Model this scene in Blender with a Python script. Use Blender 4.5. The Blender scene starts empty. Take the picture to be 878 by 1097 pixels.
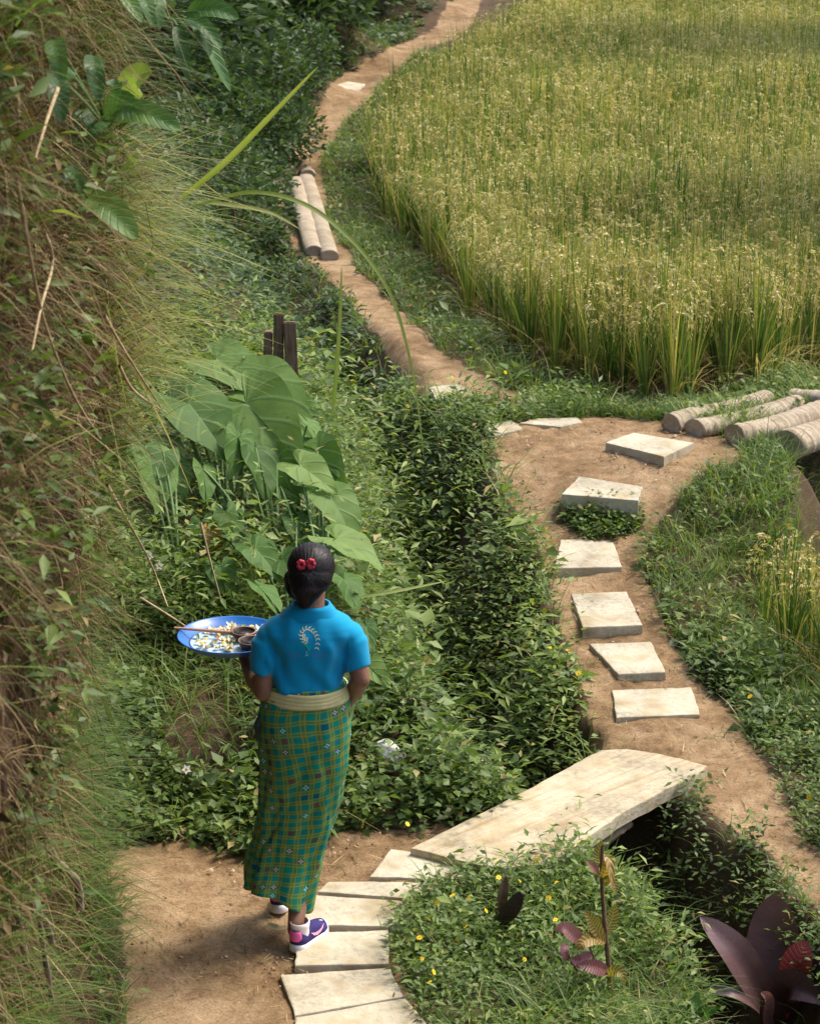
import bpy, bmesh, math
import numpy as np
from mathutils import Vector, Matrix
from mathutils.bvhtree import BVHTree

rng = np.random.default_rng(7)
sc = bpy.context.scene
C = sc.collection
R = math.radians

# ------------------------------------------------------------------ camera
PITCH = R(17.5); CAMZ = 4.28; FPX = 2590.0
CP, SP = math.cos(PITCH), math.sin(PITCH)
cam = bpy.data.cameras.new('camera'); camo = bpy.data.objects.new('camera', cam); C.objects.link(camo)
camo.location = (0, 0, CAMZ); camo.rotation_euler = (math.pi/2 - PITCH, 0, 0)
cam.sensor_fit = 'VERTICAL'; cam.sensor_height = 36.0; cam.lens = 85.0
cam.clip_start = 0.1; cam.clip_end = 2000
cam.dof.use_dof = True; cam.dof.focus_distance = 10.5; cam.dof.aperture_fstop = 10
sc.camera = camo

# ------------------------------------------------------------------ world, sun, exposure
SUN_EL, SUN_AZ = R(56), R(62)          # azimuth measured from +Y (away from the camera) towards +X (right)
world = bpy.data.worlds.new('World'); sc.world = world; world.use_nodes = True
wn = world.node_tree
sky = wn.nodes.new('ShaderNodeTexSky'); sky.sky_type = 'NISHITA'; sky.sun_disc = False
sky.sun_elevation = SUN_EL; sky.sun_rotation = SUN_AZ
sky.air_density = 1.0; sky.dust_density = 4.0; sky.ozone_density = 0.6
wn.nodes['Background'].inputs['Strength'].default_value = 0.15
wn.links.new(sky.outputs[0], wn.nodes['Background'].inputs[0])
sl = bpy.data.lights.new('sun', 'SUN'); sl.energy = 2.05; sl.angle = R(18); sl.color = (1.0, 0.93, 0.80)
so = bpy.data.objects.new('sun', sl); C.objects.link(so)
sv = Vector((math.cos(SUN_EL)*math.sin(SUN_AZ), math.cos(SUN_EL)*math.cos(SUN_AZ), math.sin(SUN_EL)))
so.rotation_euler = (-sv).to_track_quat('-Z', 'Y').to_euler(); so.location = (6, 4, 14)
sc.view_settings.view_transform = 'Standard'; sc.view_settings.look = 'None'
sc.view_settings.exposure = 1.0; sc.view_settings.gamma = 1.0
sc.render.engine = 'CYCLES'
sc.cycles.max_bounces = 6; sc.cycles.diffuse_bounces = 3; sc.cycles.glossy_bounces = 2
sc.cycles.transmission_bounces = 4; sc.cycles.transparent_max_bounces = 4
sc.cycles.caustics_reflective = False; sc.cycles.caustics_refractive = False

# ------------------------------------------------------------------ photo pixel <-> place
def ray(px, py):
    u = (np.asarray(px, float)-439)/FPX; v = (np.asarray(py, float)-548.5)/FPX
    return u, CP - v*SP, -SP - v*CP
def G(px, py, z):                       # the point of height z seen at a pixel
    dx, dy, dz = ray(px, py); t = (z-CAMZ)/dz
    return np.array([t*dx, t*dy, np.broadcast_to(z, np.shape(t))]).T
def P(px, py, Y):                       # the point at ground distance Y seen at a pixel
    dx, dy, dz = ray(px, py); t = Y/dy
    return np.array([t*dx, Y + 0*t, CAMZ + t*dz]).T
def project(X, Y, Z):
    rz = Z-CAMZ; d = Y*CP - rz*SP; up = Y*SP + rz*CP
    d = np.maximum(d, 0.05)
    return 439 + X/d*FPX, 548.5 - up/d*FPX, d

# ------------------------------------------------------------------ custom properties
def tag(o, label=None, cat=None, group=None, kind=None):
    if label: o['label'] = label
    if cat: o['category'] = cat
    if group: o['group'] = group
    if kind: o['kind'] = kind
    return o
def empty(name, loc=(0, 0, 0), rz=0):
    o = bpy.data.objects.new(name, None); C.objects.link(o)
    o.location = loc; o.rotation_euler = (0, 0, rz); o.empty_display_size = 0.05
    return o
def link(name, me, mat, parent=None, keep_world=True):
    o = bpy.data.objects.new(name, me); C.objects.link(o)
    if mat is not None: me.materials.append(mat)
    if parent is not None:
        o.parent = parent
        if keep_world:                  # vertices are given in world space
            pm = Matrix.Translation(parent.location) @ parent.rotation_euler.to_matrix().to_4x4()
            pp = parent.parent
            if pp is not None:
                pm = Matrix.Translation(pp.location) @ pp.rotation_euler.to_matrix().to_4x4() @ pm
            me.transform(pm.inverted())
    return o

# ------------------------------------------------------------------ numpy mesh helpers
def np_mesh(name, V, F, tint=None, uv=None, smooth=True):
    me = bpy.data.meshes.new(name)
    V = np.ascontiguousarray(V, dtype=np.float32); F = np.ascontiguousarray(F, dtype=np.int32)
    k = F.shape[1]
    me.vertices.add(len(V)); me.vertices.foreach_set('co', V.ravel())
    me.loops.add(F.size); me.loops.foreach_set('vertex_index', F.ravel())
    me.polygons.add(len(F))
    me.polygons.foreach_set('loop_start', np.arange(0, F.size, k, dtype=np.int32))
    me.polygons.foreach_set('use_smooth', np.full(len(F), smooth))
    if tint is not None:
        a = me.attributes.new('tint', 'FLOAT', 'POINT'); a.data.foreach_set('value', np.ascontiguousarray(tint, dtype=np.float32))
    if uv is not None:
        l = me.uv_layers.new(name='UVMap'); l.data.foreach_set('uv', np.ascontiguousarray(uv[F.ravel()], dtype=np.float32).ravel())
    me.update(calc_edges=True); me.validate()
    return me
class Acc:                              # collects pieces of ONE mesh
    def __init__(s): s.V = []; s.F = []; s.T = []; s.n = 0
    def add(s, V, F, T):
        V = np.asarray(V).reshape(-1, 3); s.V.append(V); s.F.append(np.asarray(F)+s.n); s.T.append(np.broadcast_to(T, len(V))); s.n += len(V)
    def mesh(s, name): return np_mesh(name, np.concatenate(s.V), np.concatenate(s.F), np.concatenate(s.T))
def inst(tv, tf, Pn, Rm, S, tint):      # many copies of a template inside one mesh
    n, k = len(Pn), len(tv)
    V = np.einsum('nij,kj->nki', Rm, tv)*np.asarray(S).reshape(-1, 1, 1) + Pn[:, None, :]
    F = tf[None] + (np.arange(n)*k)[:, None, None]
    return V.reshape(-1, 3), F.reshape(-1, tf.shape[1]), np.repeat(tint, k)
def frames(d, roll, hint=None):         # rotation matrices whose Y axis is d
    d = d/np.linalg.norm(d, axis=1, keepdims=True)
    h = np.tile([0, 0, 1.0], (len(d), 1)) if hint is None else hint
    h = h + 1e-3
    x = np.cross(d, h); x /= np.linalg.norm(x, axis=1, keepdims=True)+1e-9
    z = np.cross(x, d)
    c, s_ = np.cos(roll)[:, None], np.sin(roll)[:, None]
    x2 = x*c + z*s_; z2 = -x*s_ + z*c
    return np.stack([x2, d, z2], axis=2)
LEAF_V = np.array([[0, 0, 0], [-.26, .42, .07], [0, .45, 0], [.26, .42, .07], [0, 1, -.10]], float)
LEAF_F = np.array([[0, 2, 4, 1], [0, 3, 4, 2]])
NARROW_V = LEAF_V*np.array([.5, 1, 1.0])
ROUND_V = LEAF_V*np.array([1.45, 1, 1.2])
def blades(Pn, az, L, lean, bend, w, tint, nseg=4, droop=.5):
    """curved tapering grass blades; lean/bend in fractions of the length"""
    n = len(Pn); t = np.linspace(0, 1, nseg+1)[None]
    dx, dy = np.cos(az)[:, None], np.sin(az)[:, None]
    L = np.broadcast_to(L, n)[:, None]; lean = np.broadcast_to(lean, n)[:, None]; bend = np.broadcast_to(bend, n)[:, None]
    out = L*(lean*t + bend*t**2); up = L*(t*np.sqrt(np.clip(1-lean**2, .02, 1)) - droop*bend*t**2.2)
    cx = Pn[:, 0:1]+dx*out; cy = Pn[:, 1:2]+dy*out; cz = Pn[:, 2:3]+up
    ww = np.broadcast_to(w, n)[:, None]*np.clip((1-t**1.6), .06, 1)*np.minimum(1, .55+2*t)*.5
    tw = rng.uniform(-.9, .9, n)[:, None]
    sx, sy = -dy*np.cos(tw)+dx*np.sin(tw), dx*np.cos(tw)+dy*np.sin(tw)
    A = np.stack([cx-sx*ww, cy-sy*ww, cz], 2); B = np.stack([cx+sx*ww, cy+sy*ww, cz], 2)
    V = np.stack([A, B], 2).reshape(n, -1, 3)
    i = np.arange(nseg)*2
    f = np.stack([i, i+1, i+3, i+2], 1)
    F = f[None] + (np.arange(n)*(2*(nseg+1)))[:, None, None]
    return V.reshape(-1, 3), F.reshape(-1, 4), np.repeat(np.broadcast_to(tint, n), 2*(nseg+1))
def vnoise(x, y, seed=0):               # smooth value noise, about -1..1
    def h(i, j): 
        n = np.sin(i*127.1+j*311.7+seed*74.7)*43758.5453
        return (n-np.floor(n))*2-1
    xi, yi = np.floor(x), np.floor(y); xf, yf = x-xi, y-yi
    u, v = xf*xf*(3-2*xf), yf*yf*(3-2*yf)
    return (h(xi, yi)*(1-u)+h(xi+1, yi)*u)*(1-v)+(h(xi, yi+1)*(1-u)+h(xi+1, yi+1)*u)*v
def fbm(x, y, seed=0, o=4):
    r = 0; a = 1; 
    for k in range(o): r = r + a*vnoise(x*2**k, y*2**k, seed+k*3); a *= .5
    return r/1.6
def inpoly(px, py, poly):
    poly = np.asarray(poly, float); r = np.zeros(np.shape(px), bool); j = len(poly)-1
    for i in range(len(poly)):
        xi, yi = poly[i]; xj, yj = poly[j]
        c = ((yi > py) != (yj > py)) & (px < (xj-xi)*(py-yi)/(yj-yi+1e-12)+xi)
        r ^= c; j = i
    return r
def polydist(X, Y, pl):                 # distance, parameter and side (>0 right of it) to a plan polyline
    best = np.full(np.shape(X), 1e9); par = np.zeros(np.shape(X)); side = np.zeros(np.shape(X))
    for i in range(len(pl)-1):
        a, b = np.array(pl[i][:2]), np.array(pl[i+1][:2]); ab = b-a; l2 = ab@ab
        t = np.clip(((X-a[0])*ab[0]+(Y-a[1])*ab[1])/l2, 0, 1)
        d = np.hypot(X-a[0]-t*ab[0], Y-a[1]-t*ab[1]); m = d < best
        s = -(ab[0]*(Y-a[1])-ab[1]*(X-a[0]))
        best = np.where(m, d, best); par = np.where(m, i+t, par); side = np.where(m, s, side)
    return best, par, np.sign(side)
def sstep(a, b, x): t = np.clip((x-a)/(b-a), 0, 1); return t*t*(3-2*t)

# ------------------------------------------------------------------ materials
MATS = {}
class NT:
    def __init__(s, name):
        m = bpy.data.materials.new(name); m.use_nodes = True; s.m = m; s.t = m.node_tree; s.n = s.t.nodes
        s.b = s.n['Principled BSDF']; s.o = s.n['Material Output']
    def new(s, t, **k):
        n = s.n.new(t)
        for a, b in k.items(): setattr(n, a, b)
        return n
    def l(s, a, b): s.t.links.new(a, b)
    def ramp(s, fac, stops, interp='LINEAR'):
        r = s.new('ShaderNodeValToRGB'); r.color_ramp.interpolation = interp
        e = r.color_ramp.elements
        while len(e) < len(stops): e.new(.5)
        for q, (p, c) in zip(e, stops): q.position = p; q.color = (*c, 1)
        s.l(fac, r.inputs[0]); return r.outputs[0]
    def noise(s, scale, detail=6, rough=.6, coord='Object', vec=None, stretch=None, rot=0):
        n = s.new('ShaderNodeTexNoise'); n.inputs['Scale'].default_value = scale; n.inputs['Detail'].default_value = detail; n.inputs['Roughness'].default_value = rough
        if vec is None:
            tc = s.new('ShaderNodeTexCoord'); vec = tc.outputs[coord]
        if stretch is not None and rot:
            mr = s.new('ShaderNodeMapping'); mr.inputs['Rotation'].default_value = (0, 0, rot); s.l(vec, mr.inputs[0]); vec = mr.outputs[0]
        if stretch is not None:
            mp = s.new('ShaderNodeMapping'); mp.inputs['Scale'].default_value = stretch; s.l(vec, mp.inputs[0]); vec = mp.outputs[0]
        s.l(vec, n.inputs['Vector']); return n.outputs['Fac']
    def mix(s, f, a, b, mode='MIX'):
        n = s.new('ShaderNodeMix', data_type='RGBA', blend_type=mode)
        for inp, v in ((n.inputs[0], f), (n.inputs[6], a), (n.inputs[7], b)):
            if hasattr(v, 'links') or hasattr(v, 'is_linked'): s.l(v, inp)
            elif isinstance(v, tuple): inp.default_value = (*v, 1)
            else: inp.default_value = v
        return n.outputs[2]
    def math(s, op, a, b=None, c=None):
        n = s.new('ShaderNodeMath', operation=op)
        for i, v in enumerate((a, b, c)):
            if v is None: continue
            if hasattr(v, 'is_linked'): s.l(v, n.inputs[i])
            else: n.inputs[i].default_value = v
        return n.outputs[0]
    def bump(s, h, strength=.4, dist=.01):
        n = s.new('ShaderNodeBump'); n.inputs['Strength'].default_value = strength; n.inputs['Distance'].default_value = dist
        s.l(h, n.inputs['Height']); s.l(n.outputs[0], s.b.inputs['Normal']); return n
    def fin(s, col=None, rough=.8, spec=.25):
        if col is not None:
            if hasattr(col, 'is_linked'): s.l(col, s.b.inputs['Base Color'])
            else: s.b.inputs['Base Color'].default_value = (*col, 1)
        s.b.inputs['Roughness'].default_value = rough; s.b.inputs['Specular IOR Level'].default_value = spec
        MATS[s.m.name] = s.m; return s.m
def leaf_mat(name, stops, trans=.35, rough=.5, spec=.35, tw=1.15):
    """thin leaf: tint attribute through a ramp, part of the light passes through"""
    t = NT(name); at = t.new('ShaderNodeAttribute', attribute_name='tint')
    col = t.ramp(at.outputs['Fac'], stops)
    m = t.fin(col, rough, spec)
    tr = t.new('ShaderNodeBsdfTranslucent'); g = t.mix(1.0, col, (tw*1.15, tw*1.2, tw*.55), 'MULTIPLY'); t.l(g, tr.inputs[0])
    mx = t.new('ShaderNodeMixShader'); mx.inputs[0].default_value = trans
    t.l(t.b.outputs[0], mx.inputs[1]); t.l(tr.outputs[0], mx.inputs[2]); t.l(mx.outputs[0], t.o.inputs[0])
    return m
def plain(name, col, rough=.6, spec=.3, var=.12, scale=18):
    t = NT(name); n = t.noise(scale)
    c = t.ramp(n, [(.3, tuple(x*(1-var) for x in col)), (.7, tuple(min(1, x*(1+var)) for x in col))])
    return t.fin(c, rough, spec)

def dirt_mat(name, cols, bump=.5, soil=None):
    t = NT(name)
    big = t.noise(1.6, 7, .65); mid = t.noise(9, 8, .7); fine = t.noise(90, 6, .75)
    f = t.math('ADD', t.math('MULTIPLY', big, .55), t.math('MULTIPLY', mid, .45))
    col = t.ramp(f, [(.40, cols[0]), (.5, cols[1]), (.60, cols[2])])
    if soil is not None:                # trodden earth turns into the darker soil of the planted ground
        at = t.new('ShaderNodeAttribute', attribute_name='trodden')
        e = t.math('ADD', at.outputs['Fac'], t.math('MULTIPLY', t.math('SUBTRACT', mid, .5), 1.1))
        col = t.mix(t.ramp(e, [(.42, (0, 0, 0)), (.62, (1, 1, 1))]), t.ramp(f, [(.34, soil[0]), (.5, soil[1]), (.66, soil[2])]), col)
    sp = t.ramp(fine, [(.35, (.55, .53, .5)), (.5, (1, 1, 1)), (.70, (1.2, 1.17, 1.1))])
    col = t.mix(1.0, col, sp, 'MULTIPLY')
    vo = t.new('ShaderNodeTexVoronoi'); vo.inputs['Scale'].default_value = 55; tc = t.new('ShaderNodeTexCoord'); t.l(tc.outputs['Object'], vo.inputs['Vector'])
    peb = t.ramp(vo.outputs['Distance'], [(.05, (1, 1, 1)), (.16, (0, 0, 0))])
    gate = t.ramp(t.noise(30, 2), [(.60, (0, 0, 0)), (.64, (1, 1, 1))])
    pg = t.math('MULTIPLY', peb, gate)
    col = t.mix(pg, col, tuple(min(1, c*1.5) for c in cols[2]))
    h = t.math('ADD', t.math('ADD', t.math('MULTIPLY', mid, 1.2), t.math('MULTIPLY', fine, .5)), t.math('MULTIPLY', pg, .3))
    t.bump(h, bump, .03)
    return t.fin(col, .95, .1)
M_dirt = dirt_mat('trodden_earth', [(.145, .09, .046), (.25, .163, .088), (.35, .248, .148)], soil=[(.05, .034, .022), (.085, .058, .036), (.14, .095, .06)])
M_bank = dirt_mat('bank_earth', [(.035, .021, .014), (.075, .045, .028), (.15, .095, .055)], 1.0)

def concrete_mat(name, a, b, streak=None):
    t = NT(name)   # stained, with soil trodden into it
    n1 = t.noise(3.0, 6, .65); n2 = t.noise(40, 6, .7)
    col = t.ramp(t.math('ADD', t.math('MULTIPLY', n1, .6), t.math('MULTIPLY', n2, .4)), [(.36, tuple(x*.62 for x in a)), (.47, a), (.62, b)])
    st = t.ramp(t.noise(5, 6, .7), [(.50, (1, 1, 1)), (.62, (.80, .71, .57)), (.74, (.58, .46, .33))])
    col = t.mix(.8, col, st, 'MULTIPLY')
    h = t.math('ADD', t.math('MULTIPLY', n2, .6), n1)
    if streak is not None:
        s = t.noise(1.0, 8, .7, stretch=streak, rot=-R(43))
        col = t.mix(.75, col, t.ramp(s, [(.34, (.66, .58, .47)), (.5, (1, 1, 1)), (.7, (1.1, 1.08, 1.02))]), 'MULTIPLY')
        h = t.math('ADD', h, t.math('MULTIPLY', s, 1.2))
    t.bump(h, .6, .014)
    return t.fin(col, .9, .15)
M_slab = concrete_mat('weathered_concrete', (.42, .375, .28), (.57, .515, .395))
M_bridge = concrete_mat('worn_concrete', (.43, .37, .26), (.58, .51, .375), streak=(1.6, 32, 10))

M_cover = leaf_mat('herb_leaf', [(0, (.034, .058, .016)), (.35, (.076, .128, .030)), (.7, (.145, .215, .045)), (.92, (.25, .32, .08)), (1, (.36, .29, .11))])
M_coverd = leaf_mat('dark_shrub_leaf', [(0, (.026, .050, .020)), (.5, (.060, .110, .036)), (.9, (.12, .18, .05)), (1, (.24, .22, .09))])
M_grass = leaf_mat('grass_blade', [(0, (.040, .078, .018)), (.45, (.105, .180, .036)), (.8, (.20, .28, .06)), (1, (.40, .33, .14))], .4)
M_hang = leaf_mat('yellow_green_grass', [(0, (.07, .12, .02)), (.4, (.17, .22, .04)), (.75, (.31, .31, .07)), (1, (.46, .37, .14))], .45)
M_straw = leaf_mat('dry_straw', [(0, (.038, .024, .013)), (.4, (.13, .088, .042)), (.75, (.29, .215, .10)), (1, (.46, .37, .21))], .2, .7, .15, .9)
M_rice = leaf_mat('rice_blade', [(0, (.026, .066, .018)), (.35, (.070, .145, .03)), (.65, (.17, .245, .05)), (.85, (.36, .34, .10)), (1, (.46, .35, .16))], .42)
M_grain = leaf_mat('rice_grain', [(0, (.33, .28, .10)), (.5, (.60, .50, .22)), (1, (.80, .70, .40))], .3, .6, .25, .9)
M_bark = plain('brown_stem', (.16, .10, .06), .8, .15, .4, 40)

# ------------------------------------------------------------------ terrain
CP_PX = [(210,1090,0),(220,980,0),(230,910,.02),(350,940,0),(400,1080,0),(460,940,0),(430,915,0),(700,815,0),(720,790,0),
 (820,900,-.04),(840,970,-.07),(780,830,0),(800,760,.0),(700,752,.01),(672,705,.07),(648,652,.13),(627,595,.19),(660,582,.21),(600,575,.22),
 (640,525,.42),(690,520,.42),(560,480,.45),(695,478,.48),(760,480,.48),(540,465,.45),(590,455,.45),(760,450,.48),(860,440,.46),
 (480,418,.41),(445,370,.36),(400,310,.25),(345,265,.2),(325,200,.15),(350,130,.1),(375,92,.1),(430,50,.1),(500,5,.1),
 (600,430,.32),(740,440,.36),(480,330,.15),(400,240,.1),(350,160,.05),
 (860,850,-.05),(870,950,-.1),(860,1060,-.12),(460,990,.0),(600,1060,-.04),(700,1090,-.2),(720,880,-.02),(760,960,-.1),(800,1040,-.12),
 (530,480,.43),(560,560,.28),(590,620,.17),(620,700,.07),(660,780,-.01),
 (100,905,.03),(200,915,.02),(280,915,.02),(370,890,.02),(470,875,0),
 (840,490,.46),(800,520,.42),(720,590,.24),(700,640,.16),(760,700,.06),(820,780,-.02)]
CPT = [tuple(G(a, b, z)) for a, b, z in CP_PX]
CPT += [(-1.0,9.9,.30),(-.6,10.0,.30),(-.25,10.3,.2),(-1.0,10.6,.52),(-.5,10.8,.45),(-.1,11,.25),(-1.0,12,.62),(-.6,13,.55),(-.4,14.5,.42),(-2,11,.95),(-3,12,1.6),
 (2.35,11.4,-.25),(2.4,12.4,-.25),(2.5,13.3,-.25),(3.2,12,-.28),(2.0,11.7,-.2),(3.6,14.2,-.25),(4.5,12,-.3),(3,10,-.2),(2.6,9,-.15),(5,10,-.3),
 (-3,20,1.2),(-3,26,1.8),(-2.6,34,1.8),(-5,30,3.6),(-1.9,30,.5),(-1.3,25,.3),(-2,17,.7),(-3,15,1.3),(-.8,42,1.0),(-2.5,42,2),(-6,20,3),(-6,42,4),
 (1.5,18,.05),(3,18,.05),(5,18,.05),(8,18,0),(1,22,.05),(4,24,.05),(8,26,.05),(1,30,.05),(5,34,.05),(9,36,.05),(2,42,.05),(6,44,.05),(10,46,.05),(2,55,.1),(8,60,.1),
 (0,5.2,0),(1.5,5.5,-.1),(0,3.6,.75),(1.6,3.6,.7),(0,1,2.2),(2,1,2.1),(-.8,6.5,0),(-2,7,0),(-3,8,.2),(4,6,-.3),(0,-4,2.4),(4,0,1.9),(12,12,-.3),(14,40,0),(-12,20,6),(-12,45,8),
 (0,90,1),(40,60,0),(-40,60,14),(-20,-10,6),(20,-10,1),(0,200,5),(-100,100,25),(100,100,2)]
CPT = np.array([[float(a), float(b), float(c)] for a, b, c in CPT])
DITCH = [(1.42,7.4,.55),(1.32,8.3,.6),(1.15,8.9,.75),(.80,9.4,.85),(.50,9.9,.85),(.33,10.6,.9),(.24,11.4,.9),(.08,12.5,.85),(-.12,13.8,.65),(-.4,15.5,.42),(-.9,18,.25),(-1.6,21,.1)]
def H(X, Y):
    X = np.asarray(X, float); Y = np.asarray(Y, float); sh = X.shape; X = X.ravel(); Y = Y.ravel()
    num = np.zeros_like(X); den = np.zeros_like(X)
    for cx, cy, cz in CPT:
        k = max(.25, .035*cy)            # far control points reach farther
        w = 1/(((X-cx)**2+((Y-cy)*.8)**2)/k**2+.25)**2.2
        num += w*cz; den += w
    z = num/den
    d, p, s = polydist(X, Y, DITCH)
    dep = np.interp(p, range(len(DITCH)), [q[2] for q in DITCH])
    d = d + .05*vnoise(X*4, Y*4, 5)
    wid = np.interp(p, [0, 2.6, 3.6, 5], [.32, .32, .40, .50])
    z = z - dep*(1-sstep(.2, 1.0, d/wid))
    return z.reshape(sh)
def Hf(X, Y): return H(X, Y) + .022*fbm(np.asarray(X)*3.1, np.asarray(Y)*3.1, 3) + .011*fbm(np.asarray(X)*14, np.asarray(Y)*14, 9, 3)
PATHS = [
 [(118,1160),(122,1090),(140,1000),(95,905),(200,902),(290,922),(375,886),(440,893),(505,885),(520,910),(490,940),(430,965),(420,1000),(440,1060),(470,1160)],
 [(635,812),(625,740),(598,680),(585,610),(545,530),(524,470),(556,450),(640,448),(712,450),(800,474),(800,490),(745,512),(698,570),(682,605),(704,660),(742,715),(785,755),(800,800),(780,845),(740,850),(690,830)],
 [(750,835),(775,800),(805,800),(838,840),(856,900),(900,930),(900,995),(830,975),(790,935),(755,880)],
 [(440,428),(412,372),(378,324),(336,284),(300,247),(294,195),(326,140),(352,92),(395,60),(465,32),(484,-10),(520,-10),(505,30),(440,62),(402,100),(372,132),(345,170),(352,240),(385,290),(432,338),(480,382),(570,432),(540,442),(500,430)]]
def pathmask(X, Y, Z, grow=0):
    px, py, d = project(X, Y, Z)
    s = 2590/d*.05
    qx = px + s*(fbm(X*5, Y*5, 21, 3)); qy = py + s*.5*(fbm(X*5, Y*5, 31, 3))
    m = np.zeros(np.shape(X), bool)
    for p in PATHS: m |= inpoly(qx, qy, p)
    dd, dp, ds = polydist(X, Y, DITCH)
    return m & ((dd > .36) | (Y < 8.0))
def axis(fine, growth):
    a = list(fine); s = a[1]-a[0]; 
    lo, hi = [], []
    x, st = a[0], s
    while x > growth[0]: st *= 1.16; x -= st; lo.append(x)
    x, st = a[-1], a[-1]-a[-2]
    while x < growth[1]: st *= growth[2]; x += st; hi.append(x)
    return np.array(lo[::-1]+a+hi)
ax = axis(np.arange(-1.9, 2.7, .028), (-120, 120, 1.13))
ay = axis(np.arange(6.6, 15.5, .028), (-25, 320, 1.012))
gx, gy = np.meshgrid(ax, ay)
gz = Hf(gx, gy)
nv = gx.size; nx = len(ax)
ii = (np.arange(len(ay)-1)[:, None]*nx + np.arange(nx-1)[None]).ravel()
TF = np.stack([ii, ii+1, ii+1+nx, ii+nx], 1)
TV = np.stack([gx.ravel(), gy.ravel(), gz.ravel()], 1)
cen = TV[TF].mean(1)
pm = pathmask(cen[:, 0], cen[:, 1], cen[:, 2])
def sub_mesh(name, mask):
    f = TF[mask]; used = np.unique(f); mp = np.zeros(nv, int); mp[used] = np.arange(len(used))
    me = np_mesh(name, TV[used], mp[f])
    a = me.attributes.new('trodden', 'FLOAT', 'POINT'); a.data.foreach_set('value', PN[used].astype(np.float32)); return me
PN = pathmask(gx, gy, gz).astype(float)
for _ in range(3):
    PN[1:-1, 1:-1] = (PN[1:-1, 1:-1]*2+PN[:-2, 1:-1]+PN[2:, 1:-1]+PN[1:-1, :-2]+PN[1:-1, 2:])/6
PN = PN.ravel()
tag(link('ground', sub_mesh('ground', ~pm), M_dirt), 'dark soil of the terrace banks and ditch under the plants', 'ground', kind='structure')
tag(link('dirt_path', sub_mesh('dirt_path', pm), M_dirt), 'brown trodden earth footpath winding past the rice field', 'path', kind='structure')

def hit(px, py, dz=0.0):                # first point of the ground (raised by dz) along a pixel's ray
    dx, dy, dzr = [float(a) for a in ray(px, py)]
    t = np.arange(7.0, 48, .03); X, Y, Z = t*dx, t*dy, CAMZ+t*dzr
    below = Z <= H(X, Y)+dz
    i = int(np.argmax(below)) if below.any() else len(t)-1
    return np.array([X[i], Y[i], Z[i]])

# ------------------------------------------------------------------ near earth bank on the left
BPL = [(-1.16,2.0),(-1.16,4.5),(-1.19,6.5),(-1.25,7.6),(-1.38,8.6),(-1.52,9.2),(-1.85,9.65),(-2.7,10.1),(-5,11.2)]
def bank_pt(s, z):
    """s in metres along the foot of the bank"""
    pl = np.array(BPL); seg = np.hypot(*np.diff(pl, axis=0).T); cum = np.concatenate([[0], np.cumsum(seg)])
    x = np.interp(s, cum, pl[:, 0]); y = np.interp(s, cum, pl[:, 1])
    e = .25; tx = np.interp(s+e, cum, pl[:, 0])-np.interp(s-e, cum, pl[:, 0]); ty = np.interp(s+e, cum, pl[:, 1])-np.interp(s-e, cum, pl[:, 1])
    l = np.hypot(tx, ty)+1e-9; nx_, ny_ = ty/l, -tx/l
    o = .075*z + .08*fbm(s*1.1, z*1.1, 41, 3) + .045*fbm(s*4, z*4, 51, 3) + .06*np.exp(-((z-2.15)/.5)**2) - .10*np.exp(-((z-1.1)/.4)**2) + .16*np.exp(-(z/.3)**2)
    return np.stack([x+nx_*o, y+ny_*o, z + 0*s], -1), np.stack([nx_, ny_, 0*nx_], -1)
BLEN = float(np.sum(np.hypot(*np.diff(np.array(BPL), axis=0).T)))
ss, zz = np.meshgrid(np.linspace(0, BLEN, 360), np.linspace(-.35, 4.6, 190))
bp, _ = bank_pt(ss, zz)
top = bp[-1].copy(); rows = [bp]
for k, (ox, oz) in enumerate([(-.15, .12), (-.5, .2), (-1.5, .25), (-4, .3)]):
    r = top.copy(); r[:, 0] += ox; r[:, 2] += oz; r[:, 1] += -ox*.35*(np.arange(360)/360); rows.append(r[None])
BV = np.concatenate(rows, 0); nr = BV.shape[0]
bi = (np.arange(nr-1)[:, None]*360+np.arange(359)[None]).ravel()
tag(link('earth_bank', np_mesh('earth_bank', BV.reshape(-1, 3), np.stack([bi, bi+1, bi+361, bi+360], 1)), M_bank),
    'steep brown earth bank on the left overgrown with dry grass', 'bank', kind='structure')

# ------------------------------------------------------------------ slabs, bridge, logs, boards
def slab_mesh(name, poly_px, z, thick, tilt=0.0, jitter=.0035, chip=True, nsub=7):
    """a flat stone traced at height z with real thickness and slightly broken edges"""
    pts = G([p[0] for p in poly_px], [p[1] for p in poly_px], z)
    out = []
    n = len(pts)
    for i in range(n):
        a, b = pts[i], pts[(i+1) % n]
        for k in range(nsub):
            q = a+(b-a)*k/nsub
            q = q + np.array([rng.normal(0, jitter*.5), rng.normal(0, jitter*.5), 0]) 
            out.append(q)
    bm = bmesh.new(); vs = [bm.verts.new(Vector(q)) for q in out]
    f = bm.faces.new(vs); f.normal_update()
    if f.normal.z < 0: bmesh.ops.reverse_faces(bm, faces=[f])
    r = bmesh.ops.extrude_face_region(bm, geom=[f]); 
    ev = [v for v in r['geom'] if isinstance(v, bmesh.types.BMVert)]
    cx = sum((v.co for v in ev), Vector())/len(ev)
    bmesh.ops.translate(bm, vec=(0, 0, -thick), verts=vs)
    # vs are the lower ring now; the extruded ring is on top
    for v in ev: v.co.z += tilt*(v.co.y-cx.y)
    bm.normal_update()
    te = [e for e in bm.edges if e.verts[0] in set(ev) and e.verts[1] in set(ev)]
    bmesh.ops.bevel(bm, geom=te, offset=.007, segments=2, affect='EDGES', profile=.6)
    bmesh.ops.recalc_face_normals(bm, faces=bm.faces)
    me = bpy.data.meshes.new(name); bm.to_mesh(me); bm.free()
    return me
SLABW = []
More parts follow.
